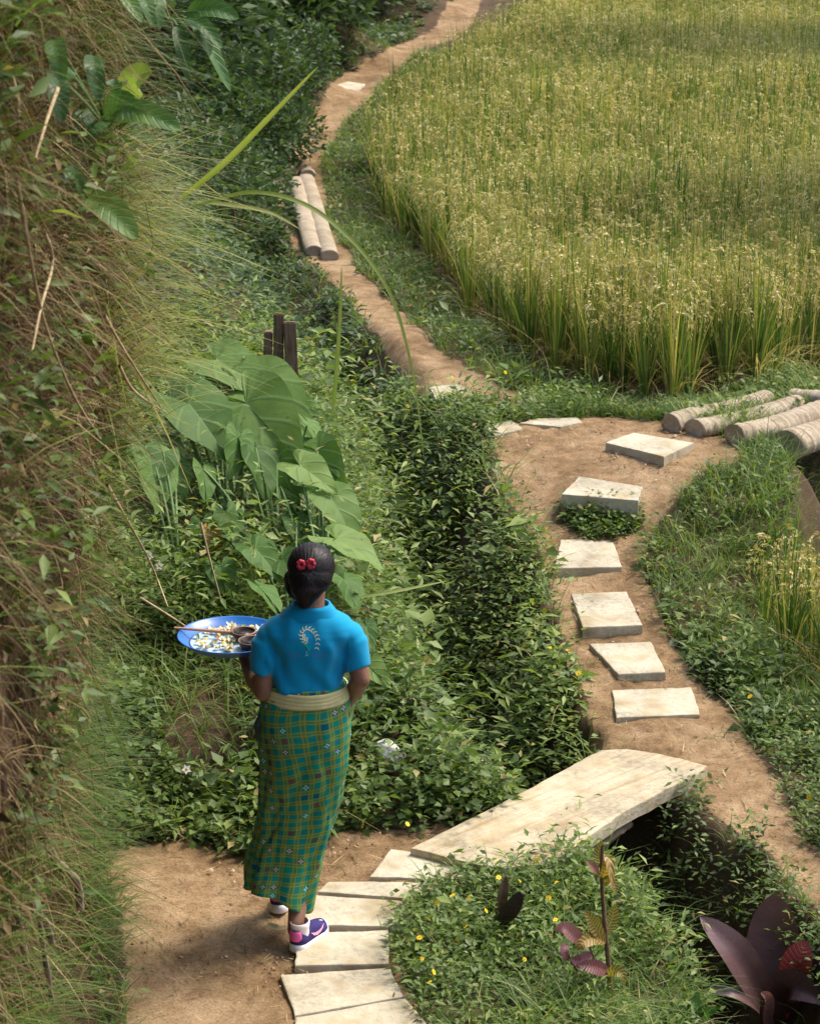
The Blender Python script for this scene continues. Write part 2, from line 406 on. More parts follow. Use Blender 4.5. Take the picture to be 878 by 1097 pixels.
SLABS = [
 ([(300,1044),(418,1036),(433,1067),(316,1088)], .012, .05, 'concrete slab in front of the person, below the sneaker, next to the frame bottom', 0),
 ([(316.5,1089.5),(434,1068.5),(470,1112),(312,1118)], .010, .05, 'nearest concrete slab, cut off by the bottom edge of the photo', 0),
 ([(318,999),(417,996),(416,1032),(316,1034)], .014, .05, 'concrete slab under the heel of the purple sneaker', 0),
 ([(329,958),(425,964),(436,966),(428,988),(414,992),(326,990)], .013, .05, 'concrete slab just ahead of the purple sneaker, third from the bottom edge', 0),
 ([(352,944),(398,944),(462,945),(438,963),(425,961),(340,955)], .016, .05, 'narrow pale slab between two wider slabs beside the sarong hem', 0),
 ([(418,909),(505,922),(494,942),(396,939)], .022, .05, 'concrete slab touching the near end of the bridge', 0),
 ([(655,740),(740,737),(749,764),(660,767)], .045, .07, 'wide concrete step nearest the far end of the bridge', 0),
 ([(631,691),(697,689),(713,718),(662,720)], .105, .06, 'second concrete step up from the bridge', 0),
 ([(611,638),(671,636),(688,667),(624,669)], .165, .06, 'third concrete step up from the bridge', 0),
 ([(600,580),(655,579),(666,605),(594,606)], .235, .05, 'concrete step at the foot of the plant covered riser', 0),
 ([(620,510),(688,521),(683,536),(601,529)], .47, .08, 'raised concrete step above the clump of green leaves', 0),
 ([(678,463),(743,474),(711,489),(648,474)], .545, .085, 'thick tilted slab topmost of the steps, before the logs', 0),
 ([(556,453),(575,448),(618,447),(623,452),(600,457)], .475, .04, 'thin flat slab at the rice side edge of the dirt landing', 0),
 ([(516,456),(548,450),(560,459),(530,466)], .478, .05, 'rough small stone at the left corner of the dirt landing', 0),
 ([(459,414),(492,411),(511,424),(466,427)], .42, .05, 'pale slab on the back path left of the rice edge', 0),
 ([(357,92),(372,87),(391,90),(384,98),(360,98)], .14, .06, 'small pale stone far up the back path', 0)]
RISE = {2: .03, 3: .034, 4: .032, 7: .014, 8: .022, 9: .025, 10: .03, 11: .03}
for i, (poly, z, th, lab, ti) in enumerate(SLABS):
    for _ in range(4):                  # bed each slab in the ground where it is seen
        q = G(np.mean([p[0] for p in poly]), np.mean([p[1] for p in poly]), z); z = float(H(q[0], q[1])) + RISE.get(i, .012 if 6 <= i <= 8 else .022 if i < 6 else .02)
    if i in (6, 7, 8, 9): ti = .8*float(H(q[0], q[1]+.12)-H(q[0], q[1]-.12))/.24
    o = link('stepping_stone', slab_mesh('stepping_stone', poly, z, th+.03, ti), M_slab)
    tag(o, lab, 'slab', 'stepping slabs along the path', 'thing')
    q = G([p[0] for p in poly], [p[1] for p in poly], z); SLABW.append(q)

# bridge: one long worn plank of concrete, slightly arched, traced and thickened
def bridge():
    poly = [(440,908),(470,893),(520,868),(560,848),(600,826),(622,814),(643,803),(672,802),(705,807),(735,814),(757,820),(748,828),(705,849),(660,874),(630,896),(604,917),(575,926),(540,930),(506,925)]
    me = slab_mesh('concrete_bridge', poly, .055, .062, 0, .004, nsub=4)
    return me
M_rot = plain('rotten_wood', (.17, .13, .09), .9, .1, .4, 30)
br = tag(link('concrete_bridge', bridge(), M_bridge), 'long pale worn slab bridging the dark ditch', 'bridge', kind='thing')
# the split support timber below the near edge of the bridge
def timber(name, a, b, r, mat, parent=None, seg=14, rings=18, ell=.8, rough=.12, taper=0, hollow=False, seed=0):
    a, b = np.array(a, float), np.array(b, float); d = b-a; L = np.linalg.norm(d); d /= L
    x = np.cross(d, [0, 0, 1]); x /= np.linalg.norm(x); y = np.cross(x, d)
    V = []; Fq = []
    th = np.arange(seg)/seg*2*np.pi
    for i in range(rings):
        t = i/(rings-1); c = a+d*L*t + y*.012*np.sin(t*5+seed) + x*.015*np.sin(t*3.3+seed*2)
        rr = r*(1-taper*t)*(1+rough*vnoise(np.cos(th)*2+seed*9, np.sin(th)*2+t*6, seed)+.035*np.sin(t*L*95+np.cos(th)*.8+seed))
        V.append(c+np.outer(np.cos(th)*rr, x)+np.outer(np.sin(th)*rr*ell, y))
    n0 = rings*seg
    for s_, base in ((0, a), (1, b)):    # sunken, uneven ends
        ring = V[0] if s_ == 0 else V[rings-1]
        cc = ring.mean(0)
        V.append(cc+(ring-cc)*.62 + d*(.012 if s_ == 0 else -.012))
    V = np.concatenate(V)
    for i in range(rings-1):
        for k in range(seg): Fq.append((i*seg+k, i*seg+(k+1) % seg, (i+1)*seg+(k+1) % seg, (i+1)*seg+k))
    for k in range(seg):
        Fq.append((n0+k, n0+(k+1) % seg, (k+1) % seg, k)); q = (rings-1)*seg
        Fq.append((q+k, q+(k+1) % seg, n0+seg+(k+1) % seg, n0+seg+k))
    me = bpy.data.meshes.new(name)
    me.from_pydata([tuple(v) for v in V], [], Fq+[tuple(range(n0+seg-1, n0-1, -1)), tuple(range(n0+seg, n0+2*seg))])
    at = me.attributes.new('along', 'FLOAT', 'POINT'); at.data.foreach_set('value', np.concatenate([np.repeat(np.linspace(0, L, rings), seg), np.zeros(seg), np.full(seg, L)]).astype(np.float32)+seed*3)
    me.polygons.foreach_set('use_smooth', [True]*len(me.polygons)); me.update()
    return link(name, me, mat, parent)
def log_mat():
    t = NT('pale_log'); tc = t.new('ShaderNodeTexCoord')
    n = t.noise(5, 6, .7); at = t.new('ShaderNodeAttribute', attribute_name='along'); rn = t.new('ShaderNodeTexNoise', noise_dimensions='1D'); rn.inputs['Scale'].default_value = 38; rn.inputs['Detail'].default_value = 5; rn.inputs['Roughness'].default_value = .75
    t.l(t.math('ADD', at.outputs['Fac'], t.math('MULTIPLY', n, .05)), rn.inputs['W']); ring = rn.outputs['Fac']
    col = t.ramp(t.math('ADD', t.math('MULTIPLY', n, .45), t.math('MULTIPLY', ring, .55)), [(.34, (.14, .10, .065)), (.43, (.36, .285, .20)), (.58, (.52, .44, .33))])
    t.bump(t.math('ADD', n, t.math('MULTIPLY', ring, 1.5)), .8, .02)
    return t.fin(col, .9, .1)
M_log = log_mat()
def logpx(p0, y0, p1, y1, z0, z1, r, lab, seed, nm='fallen_log', grp='pale logs at the edge of the rice', mat=None, **k):
    a, b = G(p0, y0, z0), G(p1, y1, z1)
    return tag(timber(nm, a, b, r, mat or M_log, rings=60, seed=seed, **k), lab, 'log', grp)
logpx(716, 456, 822, 427, .50, .50, .074, 'pale log lying closest to the rice plants', 1, taper=.05)
logpx(745, 463, 851, 434, .50, .50, .074, 'pale log second from the rice, with its split end by the thick slab', 2)
logpx(786, 467, 896, 437, .52, .52, .082, 'pale log third from the rice, its near end in the grass', 3)
logpx(842, 474, 940, 446, .47, .47, .105, 'thickest log at the right edge, overhanging the dark drop', 4)
logpx(846, 423, 930, 438, .50, .50, .06, 'short log end farthest back beside the rice', 5)
logpx(317, 194, 337, 268, .24, .26, .072, 'old timber left of a pair sunk in the back path', 6, nm='path_timber', grp='old timbers set in the back path', ell=.7)
logpx(330, 192, 351, 274, .23, .25, .075, 'old timber right of a pair sunk in the back path', 7, nm='path_timber', grp='old timbers set in the back path', ell=.7)
logpx(318, 168, 331, 188, .20, .22, .075, 'short old timber piece above the pair sunk in the back path', 8, nm='path_timber', grp='old timbers set in the back path', ell=.7)
tag(timber('support_timber', G(596, 930, -.06), G(668, 882, -.06), .035, M_rot, seed=9, rough=.3), 'split grey timber under the near edge of the bridge', 'timber')

# weathered boards of a small sluice behind the taro
def board(a_px, Y, w, h, th, mat, name, parent=None, lean=0):
    p = P(a_px[0], a_px[1], Y); bm = bmesh.new(); bmesh.ops.create_cube(bm, size=1)
    for v in bm.verts: v.co = Vector((v.co.x*w, v.co.y*th, v.co.z*h))
    bmesh.ops.bevel(bm, geom=bm.edges[:], offset=.006, segments=2, affect='EDGES')
    bmesh.ops.rotate(bm, verts=bm.verts, matrix=Matrix.Rotation(lean, 3, 'Y'))
    bmesh.ops.translate(bm, verts=bm.verts, vec=Vector(p))
    me = bpy.data.meshes.new(name); bm.to_mesh(me); bm.free(); return link(name, me, mat, parent)
def wood_mat(name, a, b):
    t = NT(name); n = t.noise(1.0, 8, .7, stretch=(70, 70, 5)); m = t.noise(6, 5)
    col = t.ramp(t.math('ADD', t.math('MULTIPLY', n, .65), t.math('MULTIPLY', m, .35)), [(.38, a), (.62, b)]); t.bump(n, .7, .01)
    return t.fin(col, .9, .1)
M_wood = wood_mat('weathered_board', (.09, .06, .04), (.27, .19, .13))
fe = empty('board_barrier', tuple(P(303, 420, 13.4)))
board((298.5, 374), 13.42, .058, .42, .03, M_wood, 'board', fe, .02)
board((312, 385), 13.40, .072, .44, .03, M_wood, 'board', fe, -.03)
board((287, 382), 13.45, .05, .30, .05, M_wood, 'post', fe, .04)
tag(fe, 'weathered upright wooden boards behind the taro leaves', 'barrier', kind='thing')

def stone():
    bm = bmesh.new(); bmesh.ops.create_icosphere(bm, subdivisions=4, radius=1)
    c = Vector(P(417, 808, 9.62))
    for v in bm.verts:
        q = v.co.copy(); n = fbm(np.array([q.x*1.6+7]), np.array([q.y*1.6+q.z*1.3]), 77, 3)[0]
        v.co = Vector((q.x*.062, q.y*.05, q.z*.062 - .03*q.x))*(1+.22*n)+c
    for f in bm.faces: f.smooth = True
    me = bpy.data.meshes.new('white_stone'); bm.to_mesh(me); bm.free(); return me
tag(link('white_stone', stone(), concrete_mat('whitewashed_stone', (.60, .60, .57), (.74, .74, .72))), 'rounded white stone half hidden in leaves behind the person', 'stone')

# ------------------------------------------------------------------ vegetation: scattered masses
PLW = []                                # path centre line on the ground, for telling left from right
for a, b in [(690,800),(690,760),(675,705),(650,652),(630,595),(650,525),(610,478),(560,455),(500,425),(445,375),(395,310),(335,255),(318,205),(340,150),(372,95),(430,50),(500,5)]:
    PLW.append(tuple(hit(a, b)[:2]))
PLW.append((PLW[-1][0]+1.5, PLW[-1][1]+6))
FIELD = [tuple(hit(a, b)[:2]) for a, b in [(600,40),(535,66),(478,98),(436,135),(408,180),(412,238),(460,290),(500,335),(550,382),(600,412),(660,432),(740,434),(800,418),(850,402),(890,392)]] 
FIELD = FIELD + [(6, 17.5), (14, 22), (16, 62), (3, 62)]
FIELD2 = [(1.80, 11.0), (1.80, 11.85), (4.6, 12.0), (4.6, 9.0), (2.55, 9.4), (2.3, 10.4)]
def slabmask(X, Y, pad=.0):
    m = np.zeros(np.shape(X), bool)
    for q in SLABW:
        c = q[:, :2].mean(0); m |= inpoly(X, Y, c+(q[:, :2]-c)*(1+pad))
    b = G([440,520,600,655,725,752,705,630,540,506], [908,868,826,801,806,821,848,896,930,925], .05)
    return m | inpoly(X, Y, b[:, :2])
def bank_x(Y): return np.interp(Y, [2, 4.5, 6.5, 7.6, 8.6, 9.2, 9.65, 10.1, 11.2], [-1.16, -1.16, -1.19, -1.25, -1.38, -1.52, -1.85, -2.7, -5])
def sample(x0, x1, y0, y1, dens):
    n = int((x1-x0)*(y1-y0)*dens); X = rng.uniform(x0, x1, n); Y = rng.uniform(y0, y1, n)
    return X, Y
def normals(X, Y):
    e = .04; zx = (H(X+e, Y)-H(X-e, Y))/(2*e); zy = (H(X, Y+e)-H(X, Y-e))/(2*e)
    n = np.stack([-zx, -zy, np.ones_like(zx)], 1); return n/np.linalg.norm(n, axis=1, keepdims=True)
def env(X, Y):
    Z = H(X, Y); px, py, d = project(X, Y, Z)
    dd, dp, ds = polydist(X, Y, DITCH); pd, pp, ps = polydist(X, Y, PLW)
    ok = ~pathmask(X, Y, Z) & ~slabmask(X, Y) & (X > bank_x(Y)+.02) & (px > -60) & (px < 950) & (py > -60) & (py < 1180)
    fld = inpoly(X, Y, FIELD) | inpoly(X, Y, FIELD2)
    return dict(X=X, Y=Y, Z=Z, px=px, py=py, d=d, dd=dd, ds=ds, pd=pd, ps=ps, ok=ok, fld=fld)
def pick(e, m): return {k: v[m] for k, v in e.items()}
def sprigs(acc, X, Y, Z, h, nl, size, tpl, nrm, col, spread=.6, colvar=.22):
    """leafy stems: nl leaves up a stem of height h growing along nrm"""
    n = len(X)
    if n == 0: return
    g = nrm*.55+np.array([0, 0, .6]); g /= np.linalg.norm(g, axis=1, keepdims=True)
    g = g + rng.normal(0, .22, (n, 3)); base = np.stack([X, Y, Z-.01], 1)
    az0 = rng.uniform(0, 6.28, n); c0 = np.broadcast_to(col, n)+rng.normal(0, .09, n)
    for k in range(nl):
        f = (k+.6+rng.uniform(-.3, .3, n))/nl
        az = az0+k*2.4+rng.normal(0, .3, n)
        hh = np.broadcast_to(h, n)
        off = np.stack([np.cos(az), np.sin(az), 0*az], 1)*(hh*spread*.35*rng.uniform(.2, 1, n)*(1.1-.5*f))[:, None]
        p = base + g*(hh*f)[:, None] + off
        d = np.stack([np.cos(az), np.sin(az), rng.uniform(-.35, .75, n)*(.5+.8*f)], 1)
        Rm = frames(d, rng.normal(0, .45, n))
        s = np.broadcast_to(size, n)*rng.uniform(.65, 1.25, n)
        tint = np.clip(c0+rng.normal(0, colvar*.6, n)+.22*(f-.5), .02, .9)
        old = rng.random(n) < .03; tint = np.where(old, 1, tint)
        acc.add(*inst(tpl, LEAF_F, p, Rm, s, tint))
stats = {}
# --- ground cover of small broad leaves -------------------------------------------------
def cover_zone(name, label, X, Y, sel, h, size, nl, tpl, col, mat, dens_keep=None, spread=.7):
    e = env(X, Y); m = e['ok'] & ~e['fld'] & sel(e)
    e = pick(e, m); n = len(e['X']); acc = Acc()
    pt = fbm(e['X']*2.2, e['Y']*2.2, 61, 3)
    hh = h(e) if callable(h) else np.full(n, h); hh = hh*(1+.45*pt)*rng.uniform(.6, 1.3, n)
    hh = hh*(.75+.6*np.clip(fbm(e['X']*3.1+5, e['Y']*3.1, 161, 2)+.4, 0, 1.6)); nrm = normals(e['X'], e['Y'])
    sz = size*(1+.25*fbm(e['X']*1.3, e['Y']*1.3, 71, 2)); kind = fbm(e['X']*3.7, e['Y']*3.7, 131, 2)+rng.normal(0, .35, n)
    for sel_, tp, ks, kh, kc, kn in ((kind < .28, tpl, 1, 1, 0, nl), ((kind >= .28) & (kind < .62), NARROW_V*np.array([1.1, 1, 1]), 1.35, 1.35, .12, nl), (kind >= .62, ROUND_V*np.array([.8, 1, 1]), 1.6, 1.05, -.06, max(4, nl-3))):
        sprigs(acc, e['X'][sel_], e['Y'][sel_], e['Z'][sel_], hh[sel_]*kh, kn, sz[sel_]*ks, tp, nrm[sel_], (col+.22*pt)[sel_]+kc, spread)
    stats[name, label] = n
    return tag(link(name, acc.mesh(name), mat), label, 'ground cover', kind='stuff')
NEAR = (-1.6, 2.6, 7.2, 15.6)
X, Y = sample(*NEAR, 860)
hedge = lambda e: (fbm(e['X']*3.3, e['Y']*3.3, 521, 3) > -.45) & (e['ds'] > 0) & (e['ps'] < 0) & (e['Y'] > 9.6) & (e['Y'] < 15.6)
cover_zone('hedge_cover', 'dense dark green leafy growth hanging from the path edge into the ditch', X, Y, hedge,
           lambda e: (.12+.20*np.clip(e['pd']/.7, 0, 1))*np.where(e['Y'] > 13.2, .5, 1), .035, 9, LEAF_V, .50, M_cover)
X, Y = sample(*NEAR, 120)
cover_zone('tall_weeds', 'taller pale green weeds standing out of the leafy growth along the ditch', X, Y, lambda e: (e['dd'] > .12) & (e['dd'] < .9) & ((e['ds'] > 0) | (e['dd'] < .45)) & (e['Y'] > 10.2) & (e['ps'] < 0) & (fbm(e['X']*1.8, e['Y']*1.8, 511, 2) > -.1), .34, .065, 11, NARROW_V*np.array([1.3, 1, 1]), .62, M_cover, spread=.5)
X, Y = sample(*NEAR, 420)
lbank = lambda e: ~inpoly(e['px'], e['py'], [(165,745),(250,735),(275,800),(235,850),(175,820)]) & ~inpoly(e['px'], e['py'], [(398,790),(436,790),(440,868),(404,868)]) & (e['ds'] <= 0) & (e['Y'] > 9.35) & (e['Y'] < 15.6) & ~((e['Y'] < 10.3) & (e['X'] < -.15))
cover_zone('herb_cover', 'narrow leaved green herbs on the slope between the ditch and the taro', X, Y, lbank,
           lambda e: .16+.12*(e['dd'] > .5), .055, 10, NARROW_V*np.array([1.25, 1, 1]), .50, M_cover)
X, Y = sample(-1.6, .6, 8.7, 10.7, 900)
mound = lambda e: ~inpoly(e['px'], e['py'], [(398,790),(436,790),(440,868),(404,868)]) & ~inpoly(e['px'], e['py'], [(165,745),(250,735),(275,800),(235,850),(175,820)]) & (e['ds'] <= 0) & (e['Y'] < 10.5) & (e['Y'] > 8.7) & (e['py'] < 925)
cover_zone('creeper_cover', 'low rounded creeper leaves on the slope behind the person', X, Y, mound,
           lambda e: .10+.07*(e['X'] > -.25), .044, 9, ROUND_V*np.array([.85, 1, 1]), .38, M_cover, spread=1.0)
X, Y = sample(-.6, 2.0, 7.0, 9.7, 1250)
near_ = lambda e: (e['py'] > 905) & (e['ds'] <= 0) & (e['px'] > 405) & (e['px'] < 745) & (fbm(e['X']*2.6+4, e['Y']*2.6, 91, 2) > -.62)
cover_zone('daisy_cover', 'low green plants with yellow flowers between the near slabs and ditch', X, Y, near_, .10, .032, 8, LEAF_V, .48, M_cover, spread=.9)
X, Y = sample(.5, 2.4, 7.0, 11, 800)
rb = lambda e: ~((e['px'] > 745) & (e['py'] > 1075)) & (e['ds'] > -.5) & ((e['Y'] < 9.6) | ((e['ps'] > 0) & (e['Y'] < 11)))
cover_zone('ditch_side_cover', 'dark leafy growth on the right side of the ditch below the bridge', X, Y, rb, .11, .036, 8, LEAF_V, .38, M_cover)
X, Y = sample(.6, 2.6, 10, 16.5, 260)
rr = lambda e: (e['ps'] > 0) & (e['Y'] > 10.4) & ~((e['X'] > 2.12) & (e['Y'] > 12.2) & (e['Y'] < 13.6))
cover_zone('margin_cover', 'leafy weeds along the foot of the rice and right of the steps', X, Y, rr, .10, .045, 7, LEAF_V, .42, M_cover)
X, Y = sample(-4.5, 2, 15.4, 27, 150)
fl = lambda e: (e['ps'] < 0)
cover_zone('bank_cover', 'small leaved green cover left of the back path', X, Y, fl, lambda e: .05+.15*np.clip(e['pd']-.3, 0, 1), .055, 9, LEAF_V, .42, M_coverd)
X, Y = sample(-7, 2, 27, 48, 60)
cover_zone('far_bank_cover', 'dark green cover on the far bank at the top left', X, Y, fl, lambda e: .15+.2*np.clip(e['pd']-.5, 0, 1), .085, 10, LEAF_V, .40, M_coverd)
X, Y = sample(-2, 1.6, 15.8, 34, 110)
fr = lambda e: (e['ps'] > 0)
cover_zone('verge_cover', 'green weeds between the back path and the rice', X, Y, fr, .09, .05, 7, LEAF_V, .40, M_cover)

X, Y = sample(.5, 1.8, 11.8, 13.2, 3000)
_q = G([598,628,690,686,655,612], [531,531,536,572,582,572], .3)
X, Y = sample(_q[:, 0].min()-.1, _q[:, 0].max()+.1, 11.9, 12.75, 3200)
e = env(X, Y); m = inpoly(e['px'], e['py'], [(600,538),(686,541),(684,565),(660,580),(625,578),(604,558)]); e = pick(e, m); acc = Acc()
sprigs(acc, e['X'], e['Y'], e['Z'], rng.uniform(.03, .085, len(e['X'])), 7, .032, ROUND_V*np.array([.85, 1, 1]), normals(e['X'], e['Y']), .42, .8)
tag(link('leafy_clump', acc.mesh('leafy_clump'), M_cover), 'clump of round green leaves growing below the raised step', 'plant', kind='thing')
# --- grass ---------------------------------------------------------------------------
def grass_zone(name, label, X, Y, sel, L, w, nb, col, mat=None, bend=.55, nseg=3, cat='grass', keep_path=False):
    e = env(X, Y); m = (e['ok'] & ~e['fld'] if not keep_path else ~slabmask(X, Y)) & sel(e)
    e = pick(e, m); n = len(e['X']); acc = Acc()
    if n == 0: print('EMPTY', name); return
    pt = fbm(e['X']*2, e['Y']*2, 101, 3)
    for k in range(nb):
        Pn = np.stack([e['X']+rng.normal(0, .02, n), e['Y']+rng.normal(0, .02, n), e['Z']-.01], 1)
        LL = (L(e) if callable(L) else L)*rng.uniform(.5, 1.3, n)*(1+.3*pt)
        t = np.clip(col+.2*pt+rng.normal(0, .15, n), 0, .9); t = np.where(rng.random(n) < .06, 1, t)
        acc.add(*blades(Pn, rng.uniform(0, 6.28, n), LL, rng.uniform(.05, .5, n), rng.uniform(.2, bend*1.5, n), w*rng.uniform(.6, 1.2, n), t, nseg, .7))
    return tag(link(name, acc.mesh(name), mat or M_grass), label, cat, kind='stuff')
X, Y = sample(-.5, 1.9, 7.0, 9.6, 240)
grass_zone('grass', 'grass blades among the yellow flowers below the bridge', X, Y, lambda e: (e['py'] > 900) & (e['px'] > 405), .16, .007, 4, .42)
X, Y = sample(.2, 1.6, 7.0, 9.2, 330)
grass_zone('grass', 'taller soft grass at the ditch edge behind and right of the croton', X, Y, lambda e: (e['py'] > 940) & (e['px'] > 560) & (e['px'] < 735) & (e['ds'] <= 0), .22, .008, 5, .5, bend=.8)
X, Y = sample(.7, 2.9, 8.0, 14.3, 480)
grass_zone('grass', 'soft green grass bank right of the steps', X, Y, lambda e: (e['ps'] > 0) & (e['Y'] > 10.2) & ~((e['X'] > 2.15) & (e['Y'] > 12.2)), lambda e: .13+.12*np.clip(e['pd']-.2, 0, .8), .0075, 5, .5)
X, Y = sample(-2.2, 3.2, 13.6, 34, 170)
grass_zone('grass', 'grass verge between the back path and the rice', X, Y, lambda e: (e['ps'] > 0), .17, .009, 5, .46)
X, Y = sample(-2.6, 1.2, 13.6, 38, 75)
grass_zone('grass', 'grass along the left edge of the back path', X, Y, lambda e: (e['ps'] < 0) & (e['pd'] < 1.0), .18, .010, 5, .46)
X, Y = sample(-1.6, 1.2, 9.6, 15.5, 90)
grass_zone('grass', 'grass tufts rising from the leafy ditch banks', X, Y, lambda e: (e['Y'] > 9.8) & (e['dd'] > .15), .30, .010, 4, .5, bend=.7)
X, Y = sample(-1.5, -.2, 9.0, 11.2, 700)
grass_zone('dry_grass', 'dry straw coloured grass on the brown slope left of the person', X, Y, lambda e: (e['px'] < 300) & (fbm(e['X']*2.4, e['Y']*2.4, 201, 2) > -.15), .13, .005, 3, .6, mat=M_straw, bend=.9)
X, Y = sample(-1.6, -.3, 9.2, 11.6, 160)
grass_zone('grass', 'green grass tufts on the slope left of the person', X, Y, lambda e: (e['px'] < 330), .30, .009, 4, .55, bend=.8)
X, Y = sample(-1.45, -.5, 6.2, 9.4, 420)
grass_zone('grass', 'dark grass at the foot of the earth bank beside the dirt', X, Y, lambda e: (e['X'] < bank_x(e['Y'])+.22+.10*fbm(e['X']*5, e['Y']*5, 3, 2)) & (e['Y'] < 9.0) & (e['X'] > bank_x(e['Y'])), .20, .007, 5, .34, keep_path=True)
# sparse blades on the trodden edges
X, Y = sample(-.8, 2.2, 7.2, 15, 60)
grass_zone('path_weeds', 'tiny grass sprouts growing in the slab joints and path edges', X, Y, lambda e: (~e['fld']) & (e['X'] > -.5) & ((fbm(e['X']*6, e['Y']*6, 12, 2) > .25)) & ((e['Y'] > 9.9) | (e['px'] > 330)), .06, .006, 5, .45, keep_path=True)

# --- litter on the bare earth
X, Y = sample(-1.5, 2.4, 7.2, 15, 230)
e = env(X, Y); m = pathmask(X, Y, e['Z']) & ~slabmask(X, Y); e = pick(e, m); n = len(e['X'])
acc = Acc(); acc.add(*blades(np.stack([e['X'], e['Y'], e['Z']+.012], 1), rng.uniform(0, 6.28, n), rng.uniform(.015, .09, n), 1.0, rng.uniform(0, .05, n), rng.uniform(.003, .009, n), np.clip(rng.normal(.7, .2, n), 0, 1), 2, 0))
tag(link('straw_litter', acc.mesh('straw_litter'), M_straw), 'bits of straw and dead leaf lying on the bare earth', 'litter', kind='stuff')
X, Y = sample(-1.5, 2.4, 7.2, 15, 420)
e = env(X, Y); m = pathmask(X, Y, e['Z']) & ~slabmask(X, Y) & (fbm(X*3, Y*3, 33, 3) > -.1); e = pick(e, m); n = len(e['X'])
PEB = np.array([[-1,-1,0],[1,-1,0],[1,1,0],[-1,1,0],[-.6,-.5,.8],[.5,-.6,.9],[.6,.5,.7],[-.5,.6,.8]], float)*.5
PEBF = np.array([[4,5,6,7],[0,1,5,4],[1,2,6,5],[2,3,7,6],[3,0,4,7]])
acc = Acc(); rz = rng.uniform(0, 6.28, n); dd_ = np.stack([np.cos(rz), np.sin(rz), rng.normal(0, .2, n)], 1)
acc.add(*inst(PEB, PEBF, np.stack([e['X'], e['Y'], e['Z']+.012], 1), frames(dd_, rng.normal(0, .3, n)), rng.gamma(2, .0022, n)+.002, rng.random(n)))
M_crumb = leaf_mat('earth_crumb', [(0, (.16, .09, .05)), (.6, (.30, .19, .11)), (1, (.45, .34, .24))], 0.0, .95, .1)
tag(link('earth_crumbs', acc.mesh('earth_crumbs'), M_crumb), 'small crumbs of earth and pebbles on the path', 'gravel', kind='stuff')

# --- bank: dry straw, hanging grass, dead leaves --------------------------------------------
def bank_points(n, s0, s1, z0, z1):
    s = rng.uniform(s0, s1, n); z = rng.uniform(z0, z1, n); p, nn = bank_pt(s, z); return p, nn, s, z
acc = Acc()
p, nn, s, z = bank_points(34000, 2.3, 9.2, -.05, 4.4)
keep = (fbm(s*1.6, z*1.3, 7, 3) > -.35) & (project(p[:, 0]+.2, p[:, 1], p[:, 2])[0] < 230); p, nn, s, z = p[keep], nn[keep], s[keep], z[keep]; n = len(p)
az = np.arctan2(nn[:, 1], nn[:, 0])+rng.normal(0, .9, n)
L = rng.gamma(2.4, .055, n)+.04; t = np.linspace(0, 1, 5)[None]
out = (L*rng.uniform(.05, .35, n))[:, None]*np.sin(t*rng.uniform(1.2, 2.6, n)[:, None]); drop = -L[:, None]*t**1.2*rng.uniform(-.15, 1, n)[:, None]
side = (rng.normal(0, .55, n)*L)[:, None]*t
cx = p[:, 0:1]+np.cos(az)[:, None]*out-np.sin(az)[:, None]*side; cy = p[:, 1:2]+np.sin(az)[:, None]*out+np.cos(az)[:, None]*side; cz = p[:, 2:3]+drop
w = rng.uniform(.0010, .0030, n)[:, None]*(1-.7*t); a2 = rng.uniform(0, 6.28, n)[:, None]
A = np.stack([cx-np.cos(a2)*w, cy-np.sin(a2)*w, cz], 2); B = np.stack([cx+np.cos(a2)*w, cy+np.sin(a2)*w, cz], 2)
V = np.stack([A, B], 2).reshape(n, -1, 3); i_ = np.arange(4)*2; f_ = np.stack([i_, i_+1, i_+3, i_+2], 1)
F = f_[None]+(np.arange(n)*10)[:, None, None]
acc.add(V.reshape(-1, 3), F.reshape(-1, 4), np.repeat(np.clip(.42+.3*fbm(s*1.2, z*.8, 17, 2)+rng.normal(0, .2, n), 0, 1), 10))
# curled dead leaves caught in the straw
p, nn, s, z = bank_points(6000, 2.3, 9.2, 0, 4.4); n = len(p)
d = nn*.5+np.array([0, 0, -.6])+rng.normal(0, .6, (n, 3))
acc.add(*inst(LEAF_V*np.array([1, 1, 2.5]), LEAF_F, p+nn*rng.uniform(.0, .07, n)[:, None], frames(d, rng.uniform(-1.5, 1.5, n)), rng.uniform(.012, .045, n), np.clip(rng.normal(.45, .24, n), 0, 1)))
# tufts of dead grass, each fanning out from one root and drooping
n0 = 1150; p, nn, s, z = bank_points(n0, 2.4, 9.0, .2, 4.5); k = fbm(s*2.0, z*1.7, 307, 4) > -.15; p, nn, s, z = p[k], nn[k], s[k], z[k]; n0 = len(p); per = 13
tone = np.clip(.45+.30*fbm(s*1.5, z*1.3, 309, 3)+rng.normal(0, .12, n0), .05, 1); ll = rng.uniform(.12, .42, n0)
p = np.repeat(p, per, 0); az = np.repeat(np.arctan2(nn[:, 1], nn[:, 0]), per)+rng.normal(0, .95, n0*per); n = len(p)
LL_ = np.repeat(ll, per)*rng.uniform(.5, 1.25, n); tn_ = np.repeat(tone, per); tx_, ty_, _d = project(p[:, 0]+np.cos(az)*LL_, p[:, 1]+np.sin(az)*LL_, p[:, 2]-.2)
k = tx_ < np.interp(ty_, [0, 250, 420, 560, 800, 1100], [175, 250, 260, 190, 125, 120]); p, az, LL_, tn_ = p[k], az[k], LL_[k], tn_[k]; n = len(p)
acc.add(*blades(p+rng.normal(0, .010, (n, 3)), az, LL_, rng.uniform(.15, .75, n), rng.uniform(.1, .8, n), rng.uniform(.0035, .0085, n), np.clip(tn_+rng.normal(0, .14, n), 0, 1), 5, 1.9))
tag(link('dry_straw', acc.mesh('dry_straw'), M_straw), 'dry brown straw and dead leaves matted over the left earth bank', 'dry grass', kind='stuff')

